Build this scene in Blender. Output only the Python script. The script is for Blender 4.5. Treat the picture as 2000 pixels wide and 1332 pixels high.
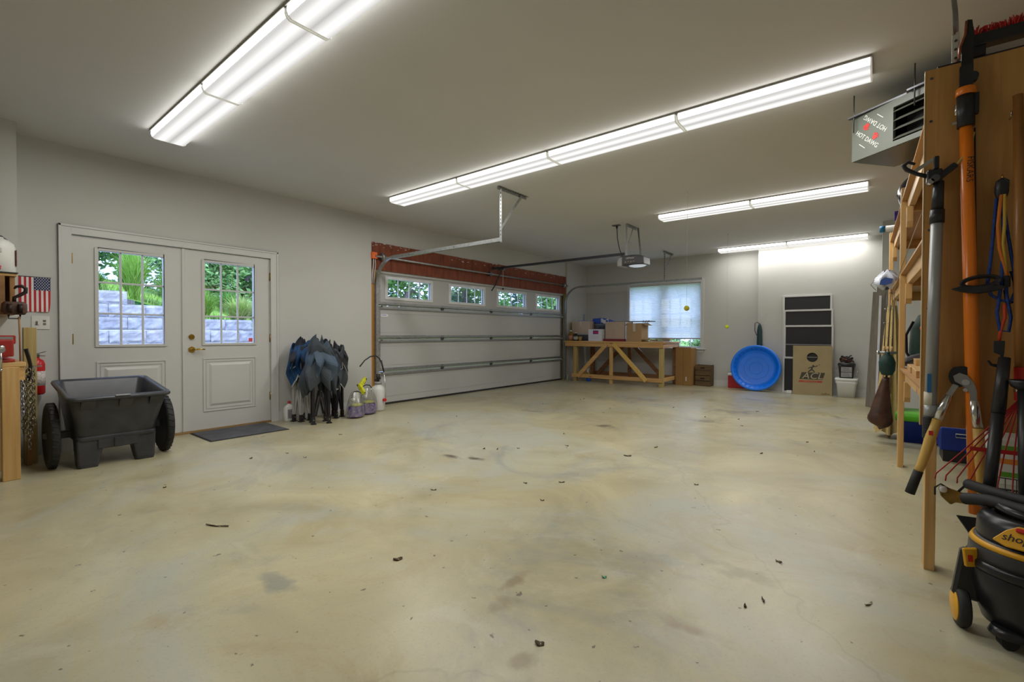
import bpy, bmesh, math, random
from mathutils import Vector, Matrix
random.seed(7)
for o in list(bpy.data.objects): bpy.data.objects.remove(o)
SC = bpy.context.scene
COL = SC.collection
PI = math.pi

# ------------------------------------------------------------------ camera
def make_camera():
    yaw, pit, rol = (math.radians(a) for a in (38.5076, -.8419, -.1676))
    F0 = Vector((-math.sin(yaw), math.cos(yaw), 0)); R0 = Vector((math.cos(yaw), math.sin(yaw), 0)); U0 = Vector((0, 0, 1))
    F = F0*math.cos(pit)+U0*math.sin(pit); U1 = U0*math.cos(pit)-F0*math.sin(pit)
    R = R0*math.cos(rol)-U1*math.sin(rol); U = U1*math.cos(rol)+R0*math.sin(rol)
    cam = bpy.data.cameras.new('camera'); o = bpy.data.objects.new('camera', cam); COL.objects.link(o)
    cam.sensor_width = 36; cam.lens = 16.2; cam.shift_y = -.00075; cam.clip_start = .05; cam.clip_end = 300
    m = Matrix((R, U, -F)).transposed().to_4x4(); m.translation = (0, 0, 1.126)
    o.matrix_world = m
    SC.camera = o
make_camera()

# ------------------------------------------------------------------ world, sun, exposure
w = bpy.data.worlds.new('world'); SC.world = w; w.use_nodes = True
bg = w.node_tree.nodes['Background']; bg.inputs[0].default_value = (.42, .58, 1.0, 1); bg.inputs[1].default_value = 4.8
sun = bpy.data.lights.new('sun', 'SUN'); sun.energy = 1.6; sun.color = (1, .95, .86); sun.angle = math.radians(2)
so = bpy.data.objects.new('sun', sun); COL.objects.link(so)
so.rotation_euler = Vector((-.55, -.55, -.85)).to_track_quat('-Z', 'Y').to_euler()
LAMP_W = 15.8          # each fluorescent fixture
LENS_E = 1.2
SC.view_settings.view_transform = 'Standard'; SC.view_settings.look = 'None'
SC.view_settings.gamma = 1; SC.view_settings.use_curve_mapping = False
SC.view_settings.exposure = 0.0

# ------------------------------------------------------------------ materials
MATS = {}
def nodes(m): return m.node_tree.nodes, m.node_tree.links
def mat(name, col, rough=.55, metal=0., var=.08, vs=6., bump=0., bs=60., spec=.5, stretch=(1, 1, 1), trans=0., emit=0., coat=0., alpha=1., ior=1.45):
    if name in MATS: return MATS[name]
    m = bpy.data.materials.new(name); m.use_nodes = True; n, l = nodes(m)
    b = n['Principled BSDF']
    b.inputs['Roughness'].default_value = rough; b.inputs['Metallic'].default_value = metal
    b.inputs['Specular IOR Level'].default_value = spec; b.inputs['Coat Weight'].default_value = coat
    b.inputs['Transmission Weight'].default_value = trans; b.inputs['Alpha'].default_value = alpha; b.inputs['IOR'].default_value = ior
    tc = n.new('ShaderNodeTexCoord'); mp = n.new('ShaderNodeMapping'); mp.inputs['Scale'].default_value = stretch
    l.new(tc.outputs['Object'], mp.inputs['Vector'])
    nz = n.new('ShaderNodeTexNoise'); nz.inputs['Scale'].default_value = vs; nz.inputs['Detail'].default_value = 4
    l.new(mp.outputs[0], nz.inputs['Vector'])
    cr = n.new('ShaderNodeValToRGB'); e = cr.color_ramp.elements
    e[0].position = .3; e[1].position = .7
    e[0].color = tuple(max(0, c*(1-var)) for c in col)+(1,); e[1].color = tuple(min(1, c*(1+var)) for c in col)+(1,)
    l.new(nz.outputs['Fac'], cr.inputs[0]); l.new(cr.outputs[0], b.inputs['Base Color'])
    if emit:
        l.new(cr.outputs[0], b.inputs['Emission Color']); b.inputs['Emission Strength'].default_value = emit
    if bump:
        n2 = n.new('ShaderNodeTexNoise'); n2.inputs['Scale'].default_value = bs; n2.inputs['Detail'].default_value = 3
        l.new(mp.outputs[0], n2.inputs['Vector'])
        bp = n.new('ShaderNodeBump'); bp.inputs['Strength'].default_value = bump; bp.inputs['Distance'].default_value = .01
        l.new(n2.outputs['Fac'], bp.inputs['Height']); l.new(bp.outputs[0], b.inputs['Normal'])
    MATS[name] = m
    return m
def wood(name, c0, c1, axis='Z', scale=1., rough=.5, knots=True):
    if name in MATS: return MATS[name]
    m = bpy.data.materials.new(name); m.use_nodes = True; n, l = nodes(m); b = n['Principled BSDF']
    b.inputs['Roughness'].default_value = rough
    tc = n.new('ShaderNodeTexCoord'); mp = n.new('ShaderNodeMapping')
    s = {'X': (.6, 9, 9), 'Y': (9, .6, 9), 'Z': (9, 9, .6)}[axis]
    mp.inputs['Scale'].default_value = tuple(v*scale for v in s)
    l.new(tc.outputs['Object'], mp.inputs['Vector'])
    nz = n.new('ShaderNodeTexNoise'); nz.inputs['Scale'].default_value = 2.2; nz.inputs['Detail'].default_value = 6; nz.inputs['Distortion'].default_value = .6
    l.new(mp.outputs[0], nz.inputs['Vector'])
    cr = n.new('ShaderNodeValToRGB'); e = cr.color_ramp.elements
    e[0].position = .32; e[0].color = c0+(1,); e[1].position = .68; e[1].color = c1+(1,)
    l.new(nz.outputs['Fac'], cr.inputs[0])
    out = cr.outputs[0]
    if knots:
        vo = n.new('ShaderNodeTexVoronoi'); vo.inputs['Scale'].default_value = 2.6
        m2 = n.new('ShaderNodeMapping'); k = {'X': (.8, 2, 2), 'Y': (2, .8, 2), 'Z': (2, 2, .8)}[axis]; m2.inputs['Scale'].default_value = k
        l.new(tc.outputs['Object'], m2.inputs['Vector']); l.new(m2.outputs[0], vo.inputs['Vector'])
        c2 = n.new('ShaderNodeValToRGB'); c2.color_ramp.elements[0].position = .05; c2.color_ramp.elements[0].color = (.45, .3, .18, 1)
        c2.color_ramp.elements[1].position = .11; c2.color_ramp.elements[1].color = (1, 1, 1, 1)
        l.new(vo.outputs['Distance'], c2.inputs[0])
        mx = n.new('ShaderNodeMixRGB'); mx.blend_type = 'MULTIPLY'; mx.inputs[0].default_value = .8
        l.new(out, mx.inputs[1]); l.new(c2.outputs[0], mx.inputs[2]); out = mx.outputs[0]
    l.new(out, b.inputs['Base Color'])
    bp = n.new('ShaderNodeBump'); bp.inputs['Strength'].default_value = .12; bp.inputs['Distance'].default_value = .004
    l.new(nz.outputs['Fac'], bp.inputs['Height']); l.new(bp.outputs[0], b.inputs['Normal'])
    MATS[name] = m
    return m
def glass_mat(name, tint=(1, 1, 1), gloss=.07, streak=False):
    m = bpy.data.materials.new(name); m.use_nodes = True; n, l = nodes(m)
    n.remove(n['Principled BSDF']); out = n['Material Output']
    t = n.new('ShaderNodeBsdfTransparent'); t.inputs[0].default_value = tint+(1,)
    g = n.new('ShaderNodeBsdfGlossy'); g.inputs['Roughness'].default_value = .03
    lw = n.new('ShaderNodeLayerWeight'); pw = n.new('ShaderNodeMath'); pw.operation = 'POWER'; pw.inputs[1].default_value = 5; l.new(lw.outputs['Facing'], pw.inputs[0])
    fr = n.new('ShaderNodeMath'); fr.operation = 'MULTIPLY_ADD'; fr.inputs[1].default_value = .5; fr.inputs[2].default_value = .03; l.new(pw.outputs[0], fr.inputs[0])
    mx = n.new('ShaderNodeMixShader'); l.new(fr.outputs[0], mx.inputs[0]); l.new(t.outputs[0], mx.inputs[1]); l.new(g.outputs[0], mx.inputs[2])
    nz = n.new('ShaderNodeTexNoise'); nz.inputs['Scale'].default_value = 3
    bp = n.new('ShaderNodeBump'); bp.inputs['Strength'].default_value = .02; l.new(nz.outputs[0], bp.inputs['Height']); l.new(bp.outputs[0], g.inputs['Normal'])
    l.new(mx.outputs[0], out.inputs[0]); MATS[name] = m
    return m

STAINS = [(-3.05,2.93,.16,.07,(.10,.08,.06),.9),(-2.84,3.02,.12,.06,(.10,.08,.06),.9),(-1.28,1.64,.05,.12,(.20,.14,.06),.6),(-1.2,1.46,.07,.10,(.22,.16,.07),.6),(-.94,1.25,.06,.09,(.20,.14,.06),.6),
          (-.55,1.78,.16,.05,(.24,.15,.08),.5),(-2.6,5.1,.20,.16,(.10,.085,.06),.75),(-1.75,6.2,.35,.14,(.12,.10,.08),.6),(-3.9,5.4,.3,.15,(.16,.14,.11),.5),(-2.1,.96,.20,.08,(.20,.22,.21),.6),(-1.7,7.2,.5,.25,(.14,.12,.10),.5),(-.5,2.35,.25,.10,(.20,.16,.10),.4),(-3.2,7.6,.6,.3,(.20,.15,.16),.35)]
def concrete():
    m = bpy.data.materials.new('concrete'); m.use_nodes = True; n, l = nodes(m); b = n['Principled BSDF']
    tc = n.new('ShaderNodeTexCoord')
    def noise(scale, detail=6, rough=.6, dist=0., sc=(1, 1, 1), loc=(0, 0, 0)):
        mp = n.new('ShaderNodeMapping'); mp.inputs['Scale'].default_value = sc; mp.inputs['Location'].default_value = loc
        l.new(tc.outputs['Object'], mp.inputs[0])
        t = n.new('ShaderNodeTexNoise'); t.inputs['Scale'].default_value = scale; t.inputs['Detail'].default_value = detail
        t.inputs['Roughness'].default_value = rough; t.inputs['Distortion'].default_value = dist
        l.new(mp.outputs[0], t.inputs['Vector']); return t.outputs['Fac']
    def ramp(fac, p0, c0, p1, c1):
        r = n.new('ShaderNodeValToRGB'); e = r.color_ramp.elements
        e[0].position = p0; e[0].color = c0+(1,); e[1].position = p1; e[1].color = c1+(1,)
        l.new(fac, r.inputs[0]); return r.outputs[0]
    def ramp_s(fac, k):
        mr_ = n.new('ShaderNodeMapRange'); mr_.inputs[1].default_value = 1.45; mr_.inputs[2].default_value = 2.1; mr_.inputs[3].default_value = k; mr_.inputs[4].default_value = 0; l.new(fac, mr_.inputs[0]); return mr_.outputs[0]
    def mix(a, c, fac, mode='MIX'):
        x = n.new('ShaderNodeMixRGB'); x.blend_type = mode
        if isinstance(fac, float): x.inputs[0].default_value = fac
        else: l.new(fac, x.inputs[0])
        l.new(a, x.inputs[1])
        if isinstance(c, tuple): x.inputs[2].default_value = c+(1,)
        else: l.new(c, x.inputs[2])
        return x.outputs[0]
    base = ramp(noise(.9, 9, .66, .8), .30, (.33, .288, .165), .70, (.56, .508, .325))
    base = mix(base, (.42, .43, .37), ramp(noise(.45, 6, .65, 1.4, loc=(7, 3, 0)), .47, (0, 0, 0), .63, (.75, .75, .75)))
    base = mix(base, (.38, .27, .10), ramp(noise(1.2, 7, .7, 1.5, loc=(2, 9, 0)), .56, (0, 0, 0), .74, (.6, .6, .6)))
    base = mix(base, (.215, .23, .235), ramp(noise(.8, 8, .72, 1.2, loc=(11, 5, 0)), .55, (0, 0, 0), .72, (.6, .6, .6)))
    base = mix(base, (.56, .53, .42), ramp(noise(1.7, 8, .7, 1.8, loc=(1, 17, 0)), .56, (0, 0, 0), .70, (.45, .45, .45)))
    # trowel swirls and scuffs
    base = mix(base, (.24, .23, .19), ramp(noise(2.4, 10, .78, 3.4, sc=(1, .40, 1)), .57, (0, 0, 0), .74, (.32, .32, .32)))
    base = mix(base, (.20, .185, .14), ramp(noise(6, 10, .8, 2., sc=(.35, 1, 1), loc=(5, 5, 0)), .62, (0, 0, 0), .72, (.40, .40, .40)))
    # dark dry stains near the far end, old oil drips mid floor
    st = ramp(noise(3.2, 6, .7, 1., loc=(4, 1, 0)), .60, (0, 0, 0), .70, (.8, .8, .8))
    sep = n.new('ShaderNodeSeparateXYZ'); l.new(tc.outputs['Object'], sep.inputs[0])
    mr = n.new('ShaderNodeMapRange'); mr.inputs[1].default_value = 4.6; mr.inputs[2].default_value = 7.5; l.new(sep.outputs['Y'], mr.inputs[0])
    mm = n.new('ShaderNodeMath'); mm.operation = 'MULTIPLY'; l.new(st, mm.inputs[0]); l.new(mr.outputs[0], mm.inputs[1])
    base = mix(base, (.11, .095, .08), mm.outputs[0])
    # single old stains with ragged edges
    wn = n.new('ShaderNodeTexNoise'); wn.inputs['Scale'].default_value = 9; wn.inputs['Detail'].default_value = 6; l.new(tc.outputs['Object'], wn.inputs['Vector'])
    for sx, sy, rx, ry, col, k in STAINS:
        mp = n.new('ShaderNodeMapping'); mp.inputs['Scale'].default_value = (1/rx, 1/ry, 1); mp.inputs['Location'].default_value = (-sx/rx, -sy/ry, 0); l.new(tc.outputs['Object'], mp.inputs[0])
        ln = n.new('ShaderNodeVectorMath'); ln.operation = 'LENGTH'; l.new(mp.outputs[0], ln.inputs[0])
        ad = n.new('ShaderNodeMath'); ad.operation = 'MULTIPLY_ADD'; l.new(wn.outputs['Fac'], ad.inputs[0]); ad.inputs[1].default_value = 2.6; l.new(ln.outputs['Value'], ad.inputs[2])
        base = mix(base, col, ramp(ad.outputs[0], .0, (k, k, k), 1., (0, 0, 0)) if False else ramp_s(ad.outputs[0], k))
    # speckle grit
    base = mix(base, (.10, .075, .05), ramp(noise(22, 3, .5, loc=(3, 3, 0)), .70, (0, 0, 0), .73, (.85, .85, .85)))
    base = mix(base, (.30, .26, .18), ramp(noise(70, 4, .6), .55, (0, 0, 0), .8, (.5, .5, .5)))
    # saw-cut control joint and hair cracks
    vo = n.new('ShaderNodeTexVoronoi'); vo.feature = 'DISTANCE_TO_EDGE'; vo.inputs['Scale'].default_value = .28
    wp = n.new('ShaderNodeVectorMath'); wp.operation = 'ADD'
    nn = n.new('ShaderNodeTexNoise'); nn.inputs['Scale'].default_value = 1.4; nn.inputs['Detail'].default_value = 8; l.new(tc.outputs['Object'], nn.inputs['Vector'])
    l.new(tc.outputs['Object'], wp.inputs[0]); l.new(nn.outputs['Color'], wp.inputs[1]); l.new(wp.outputs[0], vo.inputs['Vector'])
    base = mix(base, (.22, .19, .14), ramp(vo.outputs['Distance'], .0, (.25, .25, .25), .0012, (0, 0, 0)))
    l.new(base, b.inputs['Base Color'])
    rg = n.new('ShaderNodeMapRange'); rg.inputs[3].default_value = .20; rg.inputs[4].default_value = .44
    l.new(noise(1.5, 6, .7, 1.), rg.inputs[0]); l.new(rg.outputs[0], b.inputs['Roughness'])
    b.inputs['Specular IOR Level'].default_value = .5
    bp = n.new('ShaderNodeBump'); bp.inputs['Strength'].default_value = .06; bp.inputs['Distance'].default_value = .01
    l.new(noise(5, 8, .7), bp.inputs['Height']); l.new(bp.outputs[0], b.inputs['Normal'])
    MATS['concrete'] = m
    return m

WALL = mat('wall_paint', (.52, .515, .485), .75, var=.03, vs=1.2, bump=.03, bs=90)
CEIL = mat('ceiling_paint', (.62, .615, .60), .85, var=.03, vs=.8, bump=.03, bs=120)
TRIM = mat('trim_paint', (.57, .57, .55), .4, var=.02)
DOORP = mat('door_paint', (.56, .555, .53), .35, var=.02, vs=2)
GDOOR = mat('garage_door_paint', (.47, .47, .46), .4, var=.03, vs=1.5, bump=.04, bs=200)
GALV = mat('galvanised_steel', (.33, .34, .335), .42, .8, var=.18, vs=25)
STEEL = mat('bright_steel', (.66, .66, .66), .22, 1., var=.06)
DARKSTEEL = mat('dark_steel', (.12, .12, .13), .4, .8, var=.2)
BRASS = mat('brass', (.62, .43, .10), .22, 1., var=.1)
BLACK = mat('black_plastic', (.018, .018, .02), .42, var=.2)
BLACKR = mat('black_rubber', (.022, .022, .022), .7, var=.2, bump=.1)
REDHEAD = mat('red_brown_board', (.20, .050, .022), .6, var=.25, vs=5, stretch=(1, 3, 1))
WOODP = wood('pine', (.48, .27, .085), (.66, .42, .17), 'Z')
WOODPX = wood('pine_lengthwise_x', (.46, .25, .08), (.62, .38, .15), 'X')
WOODPY = wood('pine_lengthwise_y', (.48, .27, .085), (.66, .42, .17), 'Y')
WOODG = wood('treated_pine', (.36, .26, .085), (.47, .36, .14), 'Z')
WOODD = wood('dark_fir', (.20, .085, .03), (.32, .15, .05), 'X')
PANEL = wood('orange_plywood', (.43, .215, .055), (.53, .28, .085), 'Z', 1.6, .5, False)
ASHW = wood('ash_handle', (.60, .36, .08), (.70, .46, .13), 'Z', 1., .35, False)
CARD = mat('cardboard', (.40, .26, .13), .8, var=.08, vs=3)
CARDD = mat('brown_cardboard', (.31, .17, .055), .8, var=.08, vs=3)
CARDL = mat('pale_cardboard', (.46, .36, .27), .8, var=.08, vs=3)
WHITEP = mat('white_plastic', (.74, .74, .71), .4, var=.03)
BLUEP = mat('blue_plastic', (.012, .11, .62), .3, var=.12, vs=3)
REDP = mat('red_plastic', (.55, .02, .02), .35, var=.1)
GLASS = glass_mat('clear_glass')

# ------------------------------------------------------------------ mesh builder
class MB:
    def __init__(s): s.v = []; s.f = []; s.mi = []; s.sm = []
    def add(s, vs, fs, mi=0, smooth=False):
        k = len(s.v); s.v += [Vector(p) for p in vs]
        for f in fs: s.f.append([i+k for i in f]); s.mi.append(mi); s.sm.append(smooth)
        return s
    def box(s, x0, x1, y0, y1, z0, z1, mi=0):
        return s.add([(x0,y0,z0),(x1,y0,z0),(x1,y1,z0),(x0,y1,z0),(x0,y0,z1),(x1,y0,z1),(x1,y1,z1),(x0,y1,z1)],
                     [(0,3,2,1),(4,5,6,7),(0,1,5,4),(1,2,6,5),(2,3,7,6),(3,0,4,7)], mi)
    def bar(s, p, q, w, h, up=(0,0,1), mi=0):
        p, q = Vector(p), Vector(q); d = (q-p).normalized(); up = Vector(up)
        a = d.cross(up)
        if a.length < 1e-4: a = d.cross(Vector((1,0,0)))
        a.normalize(); b = a.cross(d).normalized(); a = a*w/2; b = b*h/2
        return s.add([p-a-b,p+a-b,p+a+b,p-a+b,q-a-b,q+a-b,q+a+b,q-a+b],[(0,3,2,1),(4,5,6,7),(0,1,5,4),(1,2,6,5),(2,3,7,6),(3,0,4,7)], mi)
    def cyl(s, p, q, r0, r1=None, n=16, mi=0, caps=True, smooth=True):
        r1 = r0 if r1 is None else r1
        p, q = Vector(p), Vector(q); d = (q-p).normalized()
        a = d.orthogonal().normalized(); b = d.cross(a)
        vs = [p+(a*math.cos(2*PI*i/n)+b*math.sin(2*PI*i/n))*r0 for i in range(n)]+[q+(a*math.cos(2*PI*i/n)+b*math.sin(2*PI*i/n))*r1 for i in range(n)]
        s.add(vs, [(i,(i+1)%n,n+(i+1)%n,n+i) for i in range(n)], mi, smooth)
        if caps:
            k = len(s.v)-2*n; s.f.append(list(range(k,k+n))[::-1]); s.f.append(list(range(k+n,k+2*n))); s.mi += [mi,mi]; s.sm += [False,False]
        return s
    def tube(s, path, r, n=8, mi=0, closed=False, smooth=True, flat=1.):
        P = [Vector(p) for p in path]; m = len(P)
        rr = r if isinstance(r, (list, tuple)) else [r]*m
        T = []
        for i in range(m):
            a = P[(i-1)%m] if (closed or i > 0) else P[i]; b = P[(i+1)%m] if (closed or i < m-1) else P[i]
            T.append((b-a).normalized())
        x = T[0].orthogonal().normalized(); vs = []
        for i in range(m):
            x = (x-T[i]*x.dot(T[i]));
            x = x.normalized() if x.length > 1e-6 else T[i].orthogonal().normalized()
            y = T[i].cross(x)
            for k in range(n):
                t = 2*PI*k/n; vs.append(P[i]+(x*math.cos(t)+y*math.sin(t)*flat)*rr[i])
        fs = []
        for i in range(m if closed else m-1):
            j = (i+1)%m
            for k in range(n): fs.append((i*n+k, i*n+(k+1)%n, j*n+(k+1)%n, j*n+k))
        s.add(vs, fs, mi, smooth)
        if not closed:
            k = len(s.v)-m*n; s.f.append(list(range(k,k+n))[::-1]); s.f.append(list(range(k+(m-1)*n,k+m*n))); s.mi += [mi,mi]; s.sm += [False,False]
        return s
    def lathe(s, prof, n=32, c=(0,0,0), mi=0, smooth=True, sx=1., sy=1.):
        c = Vector(c); vs = []
        for r, z in prof:
            for k in range(n): vs.append(c+Vector((r*sx*math.cos(2*PI*k/n), r*sy*math.sin(2*PI*k/n), z)))
        fs = [(i*n+k, i*n+(k+1)%n, (i+1)*n+(k+1)%n, (i+1)*n+k) for i in range(len(prof)-1) for k in range(n)]
        s.add(vs, fs, mi, smooth)
        b = len(s.v)-len(prof)*n
        if prof[0][0] > 1e-5: s.f.append(list(range(b,b+n))[::-1]); s.mi.append(mi); s.sm.append(False)
        if prof[-1][0] > 1e-5: s.f.append(list(range(b+(len(prof)-1)*n, b+len(prof)*n))); s.mi.append(mi); s.sm.append(False)
        return s
    def ball(s, c, r, mi=0, n=16, sc=(1,1,1)):
        c = Vector(c); vs = []; m = n//2
        for i in range(m+1):
            t = PI*i/m
            for k in range(n): vs.append(c+Vector((r*sc[0]*math.sin(t)*math.cos(2*PI*k/n), r*sc[1]*math.sin(t)*math.sin(2*PI*k/n), r*sc[2]*math.cos(t))))
        return s.add(vs, [(i*n+k, i*n+(k+1)%n, (i+1)*n+(k+1)%n, (i+1)*n+k) for i in range(m) for k in range(n)], mi, True)
    def grid(s, fn, nu, nv, mi=0, smooth=True, wrap=False):
        vs = [fn(i/nu, j/nv) for j in range(nv+1) for i in range(nu+1)]
        return s.add(vs, [(j*(nu+1)+i, j*(nu+1)+i+1, (j+1)*(nu+1)+i+1, (j+1)*(nu+1)+i) for j in range(nv) for i in range(nu)], mi, smooth)
    def prism(s, poly, o, a, b, t, mi=0):
        o, a, b = Vector(o), Vector(a), Vector(b); nrm = a.cross(b).normalized()*t; n = len(poly)
        vs = [o+a*x+b*y for x, y in poly]+[o+a*x+b*y+nrm for x, y in poly]
        return s.add(vs, [tuple(range(n))[::-1], tuple(range(n,2*n))]+[(i,(i+1)%n,n+(i+1)%n,n+i) for i in range(n)], mi)
    def xf(s, M):
        s.v = [M @ p for p in s.v]; return s
    def build(s, name, mats, parent=None, bevel=0., merge=True, seg=1, thick=0.):
        me = bpy.data.meshes.new(name)
        me.from_pydata([tuple(p) for p in s.v], [], s.f)
        if not isinstance(mats, (list, tuple)): mats = [mats]
        for m in mats: me.materials.append(m)
        me.polygons.foreach_set('material_index', s.mi); me.polygons.foreach_set('use_smooth', s.sm)
        bm = bmesh.new(); bm.from_mesh(me)
        if merge: bmesh.ops.remove_doubles(bm, verts=bm.verts, dist=1e-6)
        bmesh.ops.recalc_face_normals(bm, faces=bm.faces)
        if bevel:
            es = [e for e in bm.edges if len(e.link_faces) == 2 and e.calc_face_angle(0) > .6]
            bmesh.ops.bevel(bm, geom=es, offset=bevel, segments=seg, affect='EDGES', profile=.6)
        bm.to_mesh(me); bm.free()
        o = bpy.data.objects.new(name, me); COL.objects.link(o)
        if thick:
            md = o.modifiers.new('thickness', 'SOLIDIFY'); md.thickness = thick; md.offset = 0
        if parent: o.parent = parent
        return o
def tag(o, label, cat, group=None):
    o['label'] = label; o['category'] = cat
    if group: o['group'] = group
    return o
def struct(o, label=None):
    o['kind'] = 'structure'
    if label: o['label'] = label
    return o
def thing(name, label, cat, loc=(0,0,0), rz=0., group=None):
    o = bpy.data.objects.new(name, None); COL.objects.link(o); o.empty_display_size = .1
    o.location = loc; o.rotation_euler = (0, 0, rz)
    return tag(o, label, cat, group)
def copy_tree(o, parent=None, mats=None):
    c = o.copy(); COL.objects.link(c); c.parent = parent
    for ch in [x for x in bpy.data.objects if x.parent == o]: copy_tree(ch, c)
    return c
def dup(o, parent, M=None):
    c = o.copy(); COL.objects.link(c); c.parent = parent
    if M is not None: c.matrix_local = M
    return c
def text_obj(name, txt, size, material, parent, M, extrude=.0008, shear=0., align='CENTER', xscale=1.):
    cu = bpy.data.curves.new(name, 'FONT'); cu.body = txt; cu.size = size; cu.extrude = extrude; cu.align_x = align; cu.align_y = 'CENTER'; cu.shear = shear
    cu.resolution_u = 3
    t = bpy.data.objects.new(name, cu); COL.objects.link(t)
    dg = bpy.context.evaluated_depsgraph_get(); dg.update()
    me = bpy.data.meshes.new_from_object(t.evaluated_get(dg)); bpy.data.objects.remove(t)
    o = bpy.data.objects.new(name, me); COL.objects.link(o)
    me.materials.clear(); me.materials.append(material)
    o.parent = parent; o.matrix_local = M @ Matrix.Diagonal((xscale, 1, 1, 1))
    return o
def frame(o, a, b):
    """matrix: local x -> a, local y -> b, origin o"""
    a = Vector(a).normalized(); b = Vector(b); b = (b-a*b.dot(a)).normalized(); c = a.cross(b)
    m = Matrix((a, b, c)).transposed().to_4x4(); m.translation = Vector(o); return m

# ================================================================== ROOM SHELL
H = 2.882; FY = 10.643; FY2 = 10.416
m = MB().box(-6.25, 1.2, -2.75, 10.9, -.12, 0); struct(m.build('floor', concrete()), 'stained beige concrete garage floor')
m = MB().box(-6.25, 1.2, -2.75, 10.9, H, H+.15); struct(m.build('ceiling', CEIL), 'smooth painted garage ceiling')
m = MB()
m.box(-6.25, -5.66, -2.75, .45, 0, H)
m.box(-6.25, -6.0, .45, .80, 0, H).box(-6.25, -6.0, .80, 2.67, 2.075, H).box(-6.25, -6.0, 2.67, 4.13, 0, H)
m.box(-6.25, -6.045, 4.13, 9.70, 2.09, H).box(-6.25, -6.0, 9.70, 10.9, 0, H)
struct(m.build('wall_left', WALL, merge=False), 'long off-white wall holding the double door and garage door')
m = MB()
m.box(-6.0, -4.80, FY, 10.9, 0, H).box(-4.80, -3.09, FY, 10.9, 0, .80).box(-4.80, -3.09, FY, 10.9, 2.30, H).box(-3.09, -1.92, FY, 10.9, 0, H)
m.box(-1.92, 1.2, FY2, 10.9, 0, H)
struct(m.build('wall_far', WALL, merge=False), 'off-white end wall with the shaded window')
m = MB().box(.95, 1.2, -2.75, 9.2, 0, H).box(.03, 1.2, 9.2, FY2, 0, H)
struct(m.build('wall_right', WALL, merge=False), 'off-white side wall behind the storage shelves')
m = MB().box(-5.66, .95, -2.75, -2.5, 0, H); struct(m.build('wall_back', WALL), 'off-white wall behind the viewpoint')
def baseboard(name, pts, nrm):
    p, q = Vector(pts[0]), Vector(pts[1]); n_ = Vector(nrm)
    m = MB(); t = n_*.0075
    m.bar(p+t+Vector((0,0,.05)), q+t+Vector((0,0,.05)), .015, .10, (0,0,1)); m.bar(p+n_*.004+Vector((0,0,.112)), q+n_*.004+Vector((0,0,.112)), .008, .024, (0,0,1))
    struct(m.build(name, TRIM), 'white painted baseboard')
baseboard('baseboard_far', ((-5.99, FY, 0), (-1.93, FY, 0)), (0, -1, 0))
baseboard('baseboard_alcove', ((-1.92, FY2, 0), (.03, FY2, 0)), (0, -1, 0))
baseboard('baseboard_left', ((-6.0, 2.745, 0), (-6.0, 4.12, 0)), (1, 0, 0))
baseboard('baseboard_corner', ((-6.0, 9.72, 0), (-6.0, FY-.016, 0)), (1, 0, 0))
baseboard('baseboard_bench', ((-5.66, -2.4, 0), (-5.66, .45, 0)), (1, 0, 0))
baseboard('baseboard_right', ((.95, -2.4, 0), (.95, 9.18, 0)), (-1, 0, 0))

# ---- double door casing
m = MB()
for y0, y1 in ((.735, .822), (2.653, 2.74)):
    m.box(-6.0, -5.982, y0, y1, 0, 2.142)
    yo = y0 if y0 < 1 else y1
    m.box(-5.982, -5.974, min(yo, yo+(.02 if y0 < 1 else -.02)), max(yo, yo+(.02 if y0 < 1 else -.02)), 0, 2.142)
m.box(-6.0, -5.982, .822, 2.653, 2.055, 2.142).box(-5.982, -5.974, .735, 2.74, 2.122, 2.142)
m.box(-6.25, -6.0, .80, .822, 0, 2.075).box(-6.25, -6.0, 2.653, 2.67, 0, 2.075).box(-6.25, -6.0, .82, 2.655, 2.055, 2.075)
struct(m.build('trim_1', TRIM, bevel=.003), 'white moulded casing around the double door')
m = MB().box(-6.22, -5.985, .823, 2.652, 0, .022); struct(m.build('trim_2', mat('oak_threshold', (.30, .18, .07), .5, var=.2, stretch=(8, 1, 8))), 'worn wooden threshold under the double door')

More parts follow.
